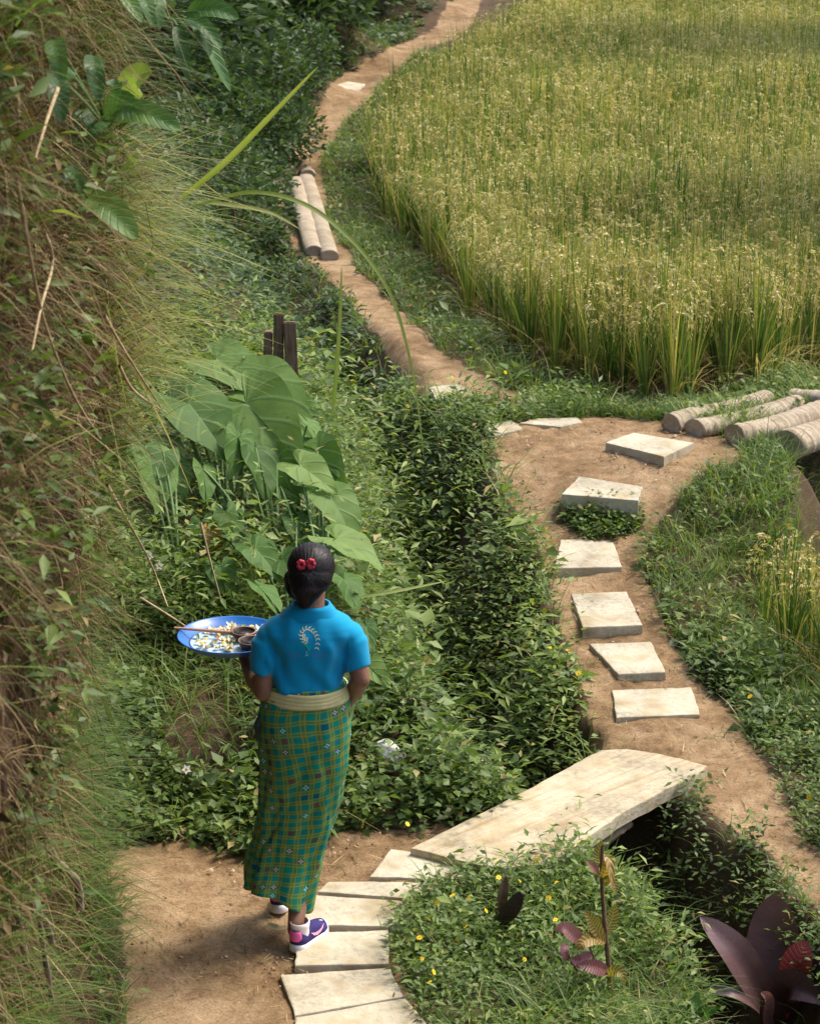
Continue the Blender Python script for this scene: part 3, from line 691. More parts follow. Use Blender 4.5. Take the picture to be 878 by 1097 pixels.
def hang_grass(name, label, n, s0, s1, z0, z1, L0, L1, w, col, mat, lean, bend, zfun=None, azm=None, azs=.6, tuft=5):
    p, nn, s, z = bank_points(n, s0, s1, z0, z1)
    k = fbm(s*2.0, z*2.0, 23, 2) > (-.1 if zfun is None else zfun); p, nn, s, z = p[k], nn[k], s[k], z[k]
    p = np.repeat(p, tuft, 0); nn = np.repeat(nn, tuft, 0); m = len(p)
    az = (np.arctan2(nn[:, 1], nn[:, 0]) if azm is None else np.full(m, azm))+rng.normal(0, azs, m)
    L = rng.uniform(L0, L1, m)
    le, be = rng.uniform(*lean, m), rng.uniform(*bend, m); ok = np.ones(m, bool)
    for q in (.5, .75, 1.0):            # keep the blades clear of the walker and her tray
        o_ = L*(le*q+be*q*q); u_ = L*(q*np.sqrt(np.clip(1-le**2, .02, 1))-be*q**2.2); tx_, ty_, _ = project(p[:, 0]+np.cos(az)*o_, p[:, 1]+np.sin(az)*o_, p[:, 2]+u_)
        ok &= (tx_ < 305) & ~((tx_ > 215) & (ty_ > 440)) & ((tx_ < 190) | (p[:, 2] > 1.6))
    p, nn, az, L, le, be = p[ok], nn[ok], az[ok], L[ok], le[ok], be[ok]; m = len(p)
    tt = np.clip(col+rng.normal(0, .2, m), 0, .95)
    acc = Acc(); acc.add(*blades(p+rng.normal(0, .015, (m, 3)), az, L, le, be, w*rng.uniform(.5, 1.2, m), tt, 6, 1.0))
    return tag(link(name, acc.mesh(name), mat), label, 'grass', kind='stuff')
hang_grass('hanging_grass', 'yellow green grass arching out from the earth bank above the taro', 330, 5.4, 8.0, 1.85, 2.8, .25, .72, .017, .58, M_hang, (.25, .92), (.3, .95), -.25, -.15, .75, 4)
hang_grass('hanging_grass', 'thin green grass tufts scattered over the earth bank', 2300, 2.4, 8.6, .1, 4.2, .14, .45, .009, .42, M_grass, (.2, .8), (.3, .8), .05)
hang_grass('hanging_grass', 'dark green grass draping the lower earth bank', 800, 2.6, 8.2, .05, 1.25, .16, .40, .009, .32, M_grass, (.25, .8), (.35, .9), -.2)
hang_grass('hanging_grass', 'straw coloured stalks drooping across the middle of the earth bank', 150, 4.5, 8.6, 1.0, 3.0, .35, .75, .005, .85, M_straw, (.3, .8), (.2, .6), -.2, None, .7, 2)
# leafy weeds rooted in the bank face
acc = Acc(); p, nn, s, z = bank_points(5000, 2.6, 8.8, .1, 4.3); k = fbm(s*2.3, z*2.0, 411, 3)+.25*(z > 3.0)-.1*(s > 6) > .22; p, nn, s, z = p[k], nn[k], s[k], z[k]; n = len(p)
sprigs(acc, p[:, 0], p[:, 1], p[:, 2], rng.uniform(.06, .2, n), 7, .038, LEAF_V, nn, .36+.2*fbm(s*2, z*2, 5, 2))
k = rng.random(n) < .3; sprigs(acc, p[k, 0], p[k, 1], p[k, 2], rng.uniform(.1, .25, k.sum()), 6, .075, NARROW_V*np.array([1.2, 1, 1]), nn[k], .42)
tag(link('bank_weeds', acc.mesh('bank_weeds'), M_cover), 'small leafy green weeds rooted in the face of the earth bank', 'ground cover', kind='stuff')
# undergrowth between bank end and taro
acc = Acc()
p, nn, s, z = bank_points(1500, 7.3, 10.2, .0, 2.4); n = len(p)
sprigs(acc, p[:, 0], p[:, 1], p[:, 2], rng.uniform(.1, .3, n), 8, .05, NARROW_V*np.array([1.4, 1, 1]), nn, .38+.2*fbm(s*2, z*2, 5, 2))
tag(link('bank_weeds', acc.mesh('bank_weeds'), M_cover), 'mixed green weeds at the far end of the earth bank', 'ground cover', kind='stuff')

# --- rice --------------------------------------------------------------------------------
def rice_hill(Pn, nb, npan, hgt, graincount, blade_acc, grain_acc, ripe):
    n = len(Pn); hue = rng.normal(0, .13, n)+.16*fbm(Pn[:, 0]*2.2, Pn[:, 1]*1.4, 151, 2)
    for k in range(nb):
        az = rng.uniform(0, 6.28, n); t = np.clip(.46+hue+.3*ripe+rng.normal(0, .2, n), 0, .9); t = np.where(rng.random(n) < .10, rng.uniform(.88, 1, n), t)
        b = Pn+np.stack([np.cos(az), np.sin(az), 0*az], 1)*rng.uniform(0, .035, n)[:, None]
        blade_acc.add(*blades(b, az, hgt*rng.uniform(.6, 1.3, n), rng.uniform(.02, .16, n), rng.uniform(.0, .5, n)**2.2*1.5, rng.uniform(.008, .014, n)*(1+.5*(len(Pn) > 500)), t, 4, .75))
    for k in range(nb//3):              # dead lower leaves, bent over
        az = rng.uniform(0, 6.28, n); b = Pn+np.stack([np.cos(az), np.sin(az), 0*az], 1)*rng.uniform(0, .04, n)[:, None]+np.array([0, 0, .05])
        blade_acc.add(*blades(b, az, hgt*rng.uniform(.3, .75, n), rng.uniform(.15, .5, n), rng.uniform(.2, .9, n), rng.uniform(.005, .010, n), rng.uniform(.86, 1, n), 4, 1.0))
    tq = np.linspace(0, 1, graincount)
    for k in range(npan):
        az = rng.uniform(0, 6.28, n); hh = hgt*rng.uniform(.72, .98, n); ln = rng.uniform(.15, .24, n); r0 = rng.uniform(.02, .10, n)
        tint = np.clip(.45+.3*ripe+rng.normal(0, .2, n), 0, 1)
        for q in tq:                    # grains along a drooping ear
            rad = r0+ln*(.34*q+.12*math.sin(q*3)); z = hh+ln*(.22*math.sin(min(q*2.0, 1.57))*1.2-.95*q**2.1)
            jit = rng.normal(0, .005, (n, 3))
            p = Pn+np.stack([np.cos(az)*rad, np.sin(az)*rad, z], 1)+jit
            d = np.stack([np.cos(az)*(1.0-q*.7), np.sin(az)*(1.0-q*.7), np.full(n, .35-2.2*q)], 1)+rng.normal(0, .22, (n, 3))
            grain_acc.add(*inst(GR_V, GR_F, p, frames(d, rng.uniform(0, 3, n)), rng.uniform(.8, 1.3, n)*(14/graincount)**.5, np.clip(tint+rng.normal(0, .12, n), 0, 1)))
GR_V = np.array([[0, 0, 0], [-.0055, .013, .003], [.0, .028, 0], [.0055, .013, .003]]); GR_F = np.array([[0, 3, 2, 1]])
def field_points(poly, sp, x0, x1, y0, y1):
    gx_, gy_ = np.meshgrid(np.arange(x0, x1, sp), np.arange(y0, y1, sp)); X = gx_.ravel()+rng.normal(0, sp*.22, gx_.size); Y = gy_.ravel()+rng.normal(0, sp*.22, gx_.size)
    m = inpoly(X+.16*fbm(X*2.5, Y*2.5, 71, 2), Y+.2*fbm(X*2.5, Y*2.5, 81, 2), poly); X, Y = X[m], Y[m]; Z = H(X, Y); px, py, d = project(X, Y, Z+.5)
    v = (px > -30) & (px < 930) & (py > -170) & (py < 1150); o = np.argsort(d[v]); return np.stack([X, Y, Z], 1)[v][o], d[v][o]
Pf, dfl = field_points(FIELD, .165, -2, 9, 13, 60)
P2, d2 = field_points(FIELD2, .17, 1.5, 4.6, 9, 13.4)
print('rice hills', len(Pf), len(P2))
NF = 230
ripe_of = lambda p: fbm(p[:, 0]*.5, p[:, 1]*.5, 5, 3)
NE = 11; variants = []
for k in range(9):
    ba, ears = Acc(), []; rp = np.array([rng.normal(0, .4)]); rice_hill(np.zeros((1, 3)), 34, 0, np.full(1, .74), 14, ba, None, rp)
    for q in range(NE): ga = Acc(); rice_hill(np.zeros((1, 3)), 0, 1, np.full(1, .74), 14, None, ga, rp); ears.append(ga)
    em = [g.mesh('grain_head') for g in ears]; bmsh = ba.mesh('rice_plant')
    for m_ in em: m_.materials.append(M_grain)
    bmsh.materials.append(M_rice)
    wh = Acc(); nb_ = 0
    for a_ in [ba]+ears:
        Vc, Fc, Tc = np.concatenate(a_.V), np.concatenate(a_.F), np.concatenate(a_.T); wh.add(Vc, Fc, Tc)
        if a_ is ba: nb_ = len(Fc)
    wm = wh.mesh('rice_plant'); wm.materials.append(M_rice); wm.materials.append(M_grain)
    mi = np.zeros(len(wm.polygons), np.int32); mi[nb_:] = 1; wm.polygons.foreach_set('material_index', mi)
    variants.append((bmsh, em, wm))
def place_rice(p, label, group, sc_, parts):
    k = rng.integers(len(variants)); a = bpy.data.objects.new('rice_plant', variants[k][0 if parts else 2]); C.objects.link(a)
    a.location = tuple(p); a.rotation_euler = (0, 0, rng.uniform(0, 6.28)); a.scale = (sc_, sc_, sc_*rng.uniform(.85, 1.12))
    if parts:                           # the plants seen best carry each ear as a part
        for m_ in variants[k][1]: g = bpy.data.objects.new('grain_head', m_); C.objects.link(g); g.parent = a
    tag(a, label, 'rice plant', group, 'thing')
for i_, p in enumerate(Pf[:NF]): place_rice(p, 'ripening rice plant in the front rows of the main field, above the logs and path', 'front row rice plants of the main field', rng.uniform(.85, 1.15), i_ < 90)
for i_, p in enumerate(P2[:60]): place_rice(p, 'ripe drooping rice plant on the lower terrace at the right edge', 'rice plants on the lower terrace', rng.uniform(.78, .98), i_ < 20)
ba, ga = Acc(), Acc()
rest = Pf[NF:]; dr = dfl[NF:]
for lo, hi, nb, npn, gc in ((0, 20, 26, 9, 14), (20, 28, 21, 7, 11), (28, 99, 17, 7, 8)):
    q = rest[(dr >= lo) & (dr < hi)]
    if len(q): rice_hill(q, nb, npn, .72*(1+.2*fbm(q[:, 0]*2.0, q[:, 1]*1.1, 55, 3))*rng.uniform(.85, 1.12, len(q)), gc, ba, ga, ripe_of(q))
rf = tag(link('rice_crop', ba.mesh('rice_crop'), M_rice), 'ripening rice filling the field behind the front rows', 'rice crop', kind='stuff')
link('grain', ga.mesh('grain'), M_grain, rf)['kind'] = 'stuff'

# ------------------------------------------------------------------ single plants
def bez(p0, p1, p2, n):
    t = np.linspace(0, 1, n)[:, None]; return (1-t)**2*p0+2*t*(1-t)*p1+t**2*p2
def catmull(pts, n):
    pts = np.array(pts, float); k = len(pts); x = np.linspace(0, k-1, n); o = []
    for q in x:
        i = min(int(q), k-2); t = q-i; p = [pts[max(0, i-1)], pts[i], pts[i+1], pts[min(k-1, i+2)]]
        o.append(.5*((2*p[1])+(-p[0]+p[2])*t+(2*p[0]-5*p[1]+4*p[2]-p[3])*t*t+(-p[0]+3*p[1]-3*p[2]+p[3])*t**3))
    return np.array(o)
def tube_mesh(name, pts, rad, seg=8):
    pts = np.array(pts, float); n = len(pts); rad = np.broadcast_to(rad, n)
    T = np.gradient(pts, axis=0); T /= np.linalg.norm(T, axis=1, keepdims=True)+1e-9
    ref = np.array([.31, .2, .93]); V = []
    th = np.arange(seg)/seg*2*np.pi
    for i in range(n):
        x = np.cross(T[i], ref); x /= np.linalg.norm(x)+1e-9; y = np.cross(T[i], x)
        V.append(pts[i]+np.outer(np.cos(th)*rad[i], x)+np.outer(np.sin(th)*rad[i], y))
    V = np.concatenate(V); F = [(i*seg+k, i*seg+(k+1) % seg, (i+1)*seg+(k+1) % seg, (i+1)*seg+k) for i in range(n-1) for k in range(seg)]
    return np_mesh(name, V, np.array(F), np.full(len(V), .5))
def long_leaf(name, pts, width, nrm, fold=.25, nu=7, nv=22, peak=.45, tipw=.02, wave=0.0, tint=.5, petiole=.0, rnd=.75):
    """a leaf blade along a 3-D spine; nrm = upper side; fold = V along the midrib"""
    sp = catmull(pts, nv) if len(pts) > 2 else np.linspace(pts[0], pts[1], nv)
    T = np.gradient(sp, axis=0); T /= np.linalg.norm(T, axis=1, keepdims=True)+1e-9
    N = np.array(nrm, float)[None]-T*(T@np.array(nrm, float))[:, None]; N /= np.linalg.norm(N, axis=1, keepdims=True)+1e-9
    S = np.cross(T, N); v = np.linspace(0, 1, nv)
    a = peak/(1-peak); prof = (v**a*(1-v)); prof = prof/prof.max(); prof = np.maximum(prof**rnd, tipw)
    if petiole > 0: prof = np.where(v < petiole, .08, prof)
    u = np.linspace(-1, 1, nu); ph = rng.uniform(0, 6)
    V = (sp[:, None, :] + S[:, None, :]*(u[None, :, None]*prof[:, None, None]*width*.5)
         + N[:, None, :]*((np.abs(u)[None, :]*fold*prof[:, None]*width*.5 + wave*width*np.sin(v*17+ph)[:, None]*np.sign(u)[None, :]*np.abs(u)[None, :]**2*prof[:, None])[:, :, None]))
    uv = np.stack(np.broadcast_arrays((u[None]*.5+.5), v[:, None]), -1).reshape(-1, 2)
    i = (np.arange(nv-1)[:, None]*nu+np.arange(nu-1)[None]).ravel()
    return np_mesh(name, V.reshape(-1, 3), np.stack([i, i+1, i+1+nu, i+nu], 1), np.full(nv*nu, tint), uv)
def vein_mat(name, stops, vein, nveins, trans=.3, rough=.42, spec=.4, vw=.06, midw=.05, amount=.6, slant=.5, spots=None, rib=.6):
    t = NT(name); at = t.new('ShaderNodeAttribute', attribute_name='tint'); uv = t.new('ShaderNodeUVMap'); sp = t.new('ShaderNodeSeparateXYZ'); t.l(uv.outputs[0], sp.inputs[0])
    b = t.math('ABSOLUTE', t.math('MULTIPLY', t.math('SUBTRACT', sp.outputs[0], .5), 2.0))
    f = t.math('FRACT', t.math('SUBTRACT', t.math('MULTIPLY', sp.outputs[1], float(nveins)), t.math('MULTIPLY', b, slant*2)))
    lat = t.ramp(t.math('ABSOLUTE', t.math('SUBTRACT', f, .5)), [(0, (1, 1, 1)), (vw, (.55, .55, .55)), (vw*2.2, (0, 0, 0))])
    mid = t.ramp(b, [(midw*.4, (1, 1, 1)), (midw, (0, 0, 0))])
    vv = t.math('MULTIPLY', t.math('MAXIMUM', lat, mid), amount)
    n = t.noise(14, 5); base = t.ramp(t.math('ADD', at.outputs['Fac'], t.math('MULTIPLY', t.math('SUBTRACT', n, .5), .5)), stops)
    col = t.mix(vv, base, vein)
    if spots: col = t.mix(t.ramp(t.noise(30, 3), [(.66, (0, 0, 0)), (.72, (1, 1, 1))]), col, spots)
    t.bump(t.math('ADD', t.math('MULTIPLY', lat, -rib), n), .35, .01)
    m = t.fin(col, rough, spec)
    tr = t.new('ShaderNodeBsdfTranslucent'); t.l(t.mix(1.0, col, (1.3, 1.35, .6), 'MULTIPLY'), tr.inputs[0])
    mx = t.new('ShaderNodeMixShader'); mx.inputs[0].default_value = trans
    t.l(t.b.outputs[0], mx.inputs[1]); t.l(tr.outputs[0], mx.inputs[2]); t.l(mx.outputs[0], t.o.inputs[0]); return m
M_taro = vein_mat('taro_leaf', [(0, (.036, .090, .022)), (.5, (.098, .190, .046)), (1, (.21, .31, .09))], (.17, .28, .11), 7, trans=.38, spec=.18, rough=.55, spots=(.13, .16, .035))
M_stalk = plain('green_stalk', (.13, .22, .08), .5, .3, .2, 20)
M_purple = vein_mat('purple_leaf', [(0, (.034, .017, .020)), (.5, (.082, .042, .044)), (1, (.15, .085, .085))], (.15, .07, .08), 26, .18, .38, .45, .12, .05, .12, .9, rib=.05)
M_redleaf = vein_mat('red_leaf', [(0, (.14, .018, .02)), (.5, (.24, .035, .035)), (1, (.34, .08, .07))], (.36, .11, .09), 18, .12, .4, .4, .1, .05, .3, .9)
M_croton = vein_mat('croton_leaf', [(0, (.07, .11, .03)), (.5, (.17, .15, .04)), (1, (.30, .13, .05))], (.48, .38, .09), 11, .3, .4, .4, .14, .09, .85, .6)
M_pinkleaf = vein_mat('pink_leaf', [(0, (.10, .035, .05)), (.5, (.24, .08, .10)), (1, (.42, .2, .2))], (.4, .2, .16), 14, .25, .4, .4, .1, .06, .5, .6)
M_broad = vein_mat('bank_broad_leaf', [(0, (.03, .08, .03)), (.5, (.075, .17, .05)), (1, (.26, .36, .09))], (.14, .24, .08), 9, .35, .45, .35, .07, .05, .35, .7)
M_reed = vein_mat('reed_blade', [(0, (.14, .20, .05)), (.5, (.25, .31, .085)), (1, (.40, .40, .17))], (.36, .40, .15), 2, .4, .5, .3, .0, .14, .5, 0)

def taro_leaf_mesh(name, p0, p1, nrm, wide, tint, seed):
    """heart shaped blade: p0 where the stalk meets it, p1 its tip"""
    p0, p1, nrm = np.array(p0), np.array(p1), np.array(nrm, float)
    L = np.linalg.norm(p1-p0); T = (p1-p0)/L; N = nrm-T*(T@nrm); N /= np.linalg.norm(N); S = np.cross(T, N)
    out = catmull([(.0, -.02), (.07, -.17), (.17, -.33), (.27, -.36), (.36, -.24), (.42, -.05), (.43, .13), (.385, .33), (.30, .53), (.19, .74), (.08, .91), (0, 1.0)], 30)
    mid = np.stack([0*out[:, 0], np.clip(out[:, 1]*1.0-.12*(1-out[:, 1].clip(0, 1)), 0, 1)], 1)
    nb = 7; b = np.linspace(0, 1, nb); V = []; UVs = []
    a = np.linspace(0, 1, 30); ph = seed*1.7
    for sgn in (-1, 1):
        q = mid[:, None]*(1-b)[None, :, None]+out[:, None]*b[None, :, None]
        x = q[..., 0]*sgn*wide; y = q[..., 1]
        z = .20*np.abs(x)*(1-.4*np.abs(x)) - .22*np.clip(y, 0, 1)**2*(.4+.6*(seed % 3)/2) + .30*np.minimum(y, 0)
        z = z + .030*b[None]**2*np.sin(a[:, None]*21+ph+sgn) + .012*np.sin(a[:, None]*46)*b[None]*(1-b[None])*3 + .05*sgn*np.sin(ph)*y
        V.append((p0+(x*L)[..., None]*S+(y*L)[..., None]*T+(z*L)[..., None]*N).reshape(-1, 3))
        UVs.append(np.stack(np.broadcast_arrays(.5+.5*sgn*b[None], a[:, None]), -1).reshape(-1, 2))
    i = (np.arange(29)[:, None]*nb+np.arange(nb-1)[None]).ravel()
    f = np.stack([i, i+1, i+1+nb, i+nb], 1); f2 = f[:, ::-1]+30*nb
    return np_mesh(name, np.concatenate(V), np.concatenate([f, f2]), np.full(60*nb, tint), np.concatenate(UVs))
Yt = lambda py: 10.35+(650-py)*.0062
TARO = [  # plant, attach px, tip px, width factor, tint, depth shift
 (0,232,385,292,416,1.0,.55,.1),(0,202,432,250,485,1.15,.35,-.2),(0,236,408,253,446,.8,.45,.1),(0,264,432,326,491,1.05,.75,-.1),
 (1,277,410,336,461,1.0,.6,.15),(1,256,470,249,512,.9,.5,-.1),(1,274,480,291,531,.9,.35,0),(1,330,452,350,482,.9,.6,.1),(1,297,494,330,529,.9,.4,.1),
 (2,321,498,362,527,1.0,.8,-.1),(2,340,484,369,527,.9,.6,0),(2,354,532,388,577,.95,.65,0),(2,360,577,414,607,1.05,.95,-.1),(2,331,553,347,570,.9,.4,.2),(2,300,520,322,548,.9,.45,.2),
 (3,163,490,172,546,1.25,.5,-.25),(3,187,500,200,535,.9,.3,0),(3,243,549,257,585,.9,.45,-.1),(3,236,607,243,638,1.0,.4,-.1),(3,217,560,222,590,.9,.3,0),
 (4,273,587,303,618,.95,.65,-.2),(4,277,628,302,655,1.1,.55,-.2),(4,369,621,386,654,1.2,.5,-.1),(4,352,600,366,630,1.0,.35,.1),(4,318,560,330,590,1.0,.4,.1),
 (5,392,711,417,731,.9,.95,-.3),(5,383,742,401,772,.9,.7,-.3),(5,392,670,399,700,.7,.35,-.1)]
TB = [(245,520),(290,560),(345,640),(190,600),(310,660),(372,770)]
TL = ['taro plant with the highest large leaves beside the wooden boards','taro plant in the middle of the clump with drooping leaves','taro plant whose pale lit leaf reaches right above the head of the person',
      'taro plant on the left of the clump half hidden by bank grass','low taro plant right behind the head of the person','small taro plant whose pale leaf tips show beside the right elbow']
M_tarodead = plain('withered_leaf', (.36, .20, .06), .7, .2, .4, 20)
EX = []
for (pl_, a_, b_, c_, d_, w_, t_, s_) in TARO[:25]+TARO[:16]:                 # smaller leaves filling the clump
    if rng.random() < .75:
        ox, oy = rng.normal(0, 20), rng.normal(8, 16); k_ = rng.uniform(.5, .9); an_ = rng.normal(0, .5); vx, vy = (c_-a_)*k_, (d_-b_)*k_
        EX.append((pl_, a_+ox, b_+oy, a_+ox+vx*math.cos(an_)-vy*math.sin(an_), b_+oy+vx*math.sin(an_)+vy*math.cos(an_), w_*rng.uniform(.85, 1.1), rng.uniform(.05, .6), s_+rng.uniform(.0, .3)))
TARO = TARO+EX
for k in range(6):
    q = hit(*TB[k]); Y0 = Yt(TB[k][1])
    bx = float(P(TB[k][0], TB[k][1], Y0)[0]); base = np.array([bx, Y0+.1, float(H(bx, Y0+.1))])
    root = empty('taro_plant', tuple(base)); tag(root, TL[k], 'taro', 'taro plants behind the person')
    for j, (pl, ax0, ay0, bx0, by0, wd, ti, ds) in enumerate(TARO):
        if pl != k: continue
        Ya = Yt(ay0)+ds if k != 5 else 9.9; bx0, by0 = ax0+(bx0-ax0)*1.0, ay0+(by0-ay0)*1.0; a = P(ax0, ay0, Ya); b = P(bx0, by0, Ya-.13)
        pxl = math.hypot(bx0-ax0, by0-ay0); L = np.linalg.norm(b-a)
        want = max(L, pxl/2590*Ya*1.12)
        if want > L: b[1] -= math.sqrt(want**2-L**2)*.8
        nrm = np.array([.35+rng.normal(0, .4), -.55+rng.normal(0, .3), .75]); ti = float(np.clip(ti+rng.normal(0, .15), .05, .95))
        link('leaf', taro_leaf_mesh('leaf', a, b, nrm, wd, ti, j), M_taro, root)
        m = (a+base)/2+np.array([0, .05, .12]); c = bez(base+np.array([rng.normal(0, .03), rng.normal(0, .03), -.03]), m, a, 16)
        link('leaf_stalk', tube_mesh('leaf_stalk', c, np.linspace(.010, .005, 16)), M_stalk, root)
    if k in (3,):
        a = P(221, 560, Yt(560)-.1) if k == 3 else P(262, 425, Yt(425)-.3)
        w_ = link('withered_leaf', long_leaf('withered_leaf', [a, a+np.array([.03, -.02, -.08]), a+np.array([.02, -.03, -.2])], .09, (.3, -1, .2), .7, wave=.08), M_tarodead, root)

# purple broad leaved plant, bottom right
cb = hit(838, 1120); cord = empty('purple_plant', tuple(cb)); tag(cord, 'plant with big glossy purple leaves and one red leaf, bottom right corner', 'ornamental plant')
YC = float(cb[1])
def cl(name, pts, w, nrm, mat, **k):
    return link(name, long_leaf(name, [P(a, b, YC+dy) for a, b, dy in pts], w, nrm, rnd=.95, wave=.012, **k), mat, cord)
cl('leaf', [(836,1108,0),(836,1070,.02),(828,1010,.10),(829,957,.14)], .215, (-.1,-1,.25), M_purple, fold=.18, peak=.62, tint=.75)
cl('leaf', [(832,1108,0),(815,1070,-.04),(785,1020,-.08),(749,982,-.05)], .145, (.55,-.8,.35), M_purple, fold=.3, peak=.55, tint=.85)
cl('leaf', [(842,1108,0),(856,1060,.08),(874,1010,.16),(898,975,.2)], .20, (-.3,-.9,.25), M_purple, fold=.2, peak=.6, tint=.45)
cl('red_leaf', [(842,1092,-.10),(846,1060,-.13),(853,1030,-.14),(864,1008,-.12)], .12, (-.1,-.9,.35), M_redleaf, fold=.2, peak=.6, tint=.5)
cl('leaf', [(845,1110,0),(868,1065,-.1),(890,1040,-.16),(930,1035,-.2)], .17, (-.1,-.7,.6), M_purple, fold=.25, peak=.5, tint=.25)
cl('leaf', [(830,1112,0),(812,1082,-.1),(785,1064,-.14),(752,1061,-.12)], .055, (0,-.5,.9), M_purple, fold=.3, peak=.55, tint=.95)
cl('leaf', [(834,1112,-.02),(830,1085,-.1),(845,1055,-.18),(884,1075,-.3)], .15, (.1,-.9,.4), M_purple, fold=.3, peak=.5, tint=.15)
cl('leaf', [(838,1112,0),(870,1090,.05),(905,1070,.1),(940,1070,.1)], .14, (-.2,-.8,.5), M_purple, fold=.25, peak=.5, tint=.3)
cl('leaf', [(836,1112,0),(822,1095,-.12),(822,1070,-.2),(814,1063,-.25)], .05, (.3,-.9,.3), M_pinkleaf, fold=.3, peak=.5, tint=.9)
for k, (dx, tx) in enumerate(((-.03, -8), (0, 0), (.03, 8))):
    link('stalk', tube_mesh('stalk', [cb+np.array([dx, 0, -.05]), P(836+tx, 1090, YC)], .012), M_pinkleaf, cord)

# croton, bottom centre right
YR = 7.9
crt = empty('croton', tuple(P(656, 1105, YR))); tag(crt, 'slender upright croton with yellow striped and pink leaves below the bridge', 'croton')
rb_ = lambda *pts: [P(a, b, YR+d) for a, b, d in pts]
link('stem', tube_mesh('stem', catmull(rb_((657,1112,0),(652,1040,0),(647,985,0),(644,938,0),(645,906,0)), 20), np.linspace(.011, .006, 20)), M_bark, crt)
link('branch', tube_mesh('branch', catmull(rb_((654,1078,0),(630,1055,-.02),(612,1030,-.03),(606,1012,-.03)), 12), .0045), M_bark, crt)
link('branch', tube_mesh('branch', catmull(rb_((651,1048,0),(640,1035,-.05),(630,1012,-.07)), 10), .0045), M_bark, crt)
def cr(name, mat, w, tint, *pts, **k): link(name, long_leaf(name, rb_(*pts), w*.72, (.2, -.8, .5), .3, tint=tint, rnd=1.0, **k), mat, crt)
cr('leaf', M_pinkleaf, .040, .9, (641,936,0),(634,928,-.03),(628,922,-.05))
cr('leaf', M_croton, .070, .7, (644,942,0),(650,930,-.03),(652,920,-.05),(656,952,-.12))
cr('leaf', M_croton, .060, .45, (645,945,0),(655,945,-.04),(660,958,-.06))
cr('leaf', M_croton, .055, .3, (645,930,0),(640,915,.02),(645,900,.03))
cr('leaf', M_croton, .075, .6, (648,1010,-.01),(638,995,-.06),(632,985,-.08),(625,975,-.09))
cr('leaf', M_croton, .070, .75, (648,1010,-.02),(636,1005,-.07),(624,1010,-.12),(618,1018,-.13))
cr('leaf', M_croton, .070, .4, (648,1000,.0),(655,985,.02),(658,968,.03))
cr('leaf', M_croton, .060, .5, (650,1046,-.02),(657,1040,-.05),(666,1044,-.07),(668,1056,-.08))
cr('leaf', M_pinkleaf, .075, .85, (630,1012,-.07),(616,1003,-.1),(604,994,-.12),(594,997,-.12))
cr('leaf', M_pinkleaf, .075, .35, (632,1020,-.07),(622,1030,-.10),(610,1027,-.13))
cr('leaf', M_pinkleaf, .075, .25, (652,1042,-.02),(636,1036,-.09),(618,1034,-.13))
cr('leaf', M_pinkleaf, .05, .2, (606,1012,-.03),(604,1018,-.06),(606,1030,-.08))
# dark leaved seedling in the daisies
sd = empty('dark_seedling', tuple(hit(533, 1000))); YS = float(sd.location.y); tag(sd, 'small seedling with one brown and one near black leaf among the yellow flowers', 'seedling')
M_blackleaf = vein_mat('black_leaf', [(0, (.012, .008, .012)), (1, (.03, .018, .022))], (.05, .03, .03), 10, .1, .4, .4)
for mat, w, pts in ((M_bark, .045, [(530,996,0),(533,978,0),(537,960,-.02),(541,938,-.02)]), (M_blackleaf, .07, [(532,996,0),(538,985,-.04),(548,970,-.06),(557,955,-.06)])):
    link('leaf', long_leaf('leaf', [P(a, b, YS+d) for a, b, d in pts], w, (.3, -.9, .2), .4, peak=.6), mat, sd)
link('stem', tube_mesh('stem', [P(531, 1004, YS), P(532, 985, YS)], .004), M_stalk, sd)
# weed with upright leaves beside the ditch bottom
wd = empty('broad_weed', tuple(hit(745, 1090))); YW = float(wd.location.y); tag(wd, 'dark weed with upright leaves left of the purple plant at the bottom edge', 'weed')
for pts, w in (([(745,1098,0),(742,1080,-.02),(747,1062,-.03)], .05), ([(746,1098,0),(735,1085,-.05),(726,1078,-.08)], .04), ([(746,1098,0),(757,1085,-.05),(768,1082,-.08)], .04), ([(746,1098,0),(748,1080,-.08),(738,1070,-.12)], .04)):
    link('leaf', long_leaf('leaf', [P(a, b, YW+d) for a, b, d in pts], w, (.1, -.7, .6), .3, tint=.2), M_broad, wd)
# long reed blades
def reed(label, pts, w, tint, nrm=(.2, -.8, .5), name='reed_blade', mat=None, grp=None, peak=.35):
    o = link(name, long_leaf(name, [P(a, b, y) for a, b, y in pts], w*.68, nrm, .2, nu=5, nv=40, peak=peak, tint=tint), mat or M_reed)
    return tag(o, label, 'grass blade', grp, 'thing')
reed('long straight pale blade of grass slanting up across the dark bushes', [(192,214,8.2),(240,175,8.1),(290,124,8.0),(341,71,7.9)], .032, .55)
reed('long curved blade arching over the back path and drooping at the right', [(205,222,8.3),(275,206,8.25),(345,230,8.2),(410,300,8.2),(440,390,8.2),(454,492,8.2)], .024, .45)
reed('short pale blade lying out toward the old timbers', [(205,215,8.3),(250,220,8.3),(290,228,8.3),(322,246,8.3)], .022, .85)
reed('thin upright blade in front of the hedge below the back path', [(356,446,11.5),(360,400,11.5),(364,340,11.5),(366,285,11.5)], .032, .35)
reed('thin blade drooping down the bank over the dirt', [(60,640,7.5),(105,735,7.6),(135,810,7.7),(178,895,7.9)], .024, .1)
reed('thin horizontal blade reaching right from the taro toward the hedge', [(385,640,9.9),(430,632,10),(480,622,10.2)], .02, .4)
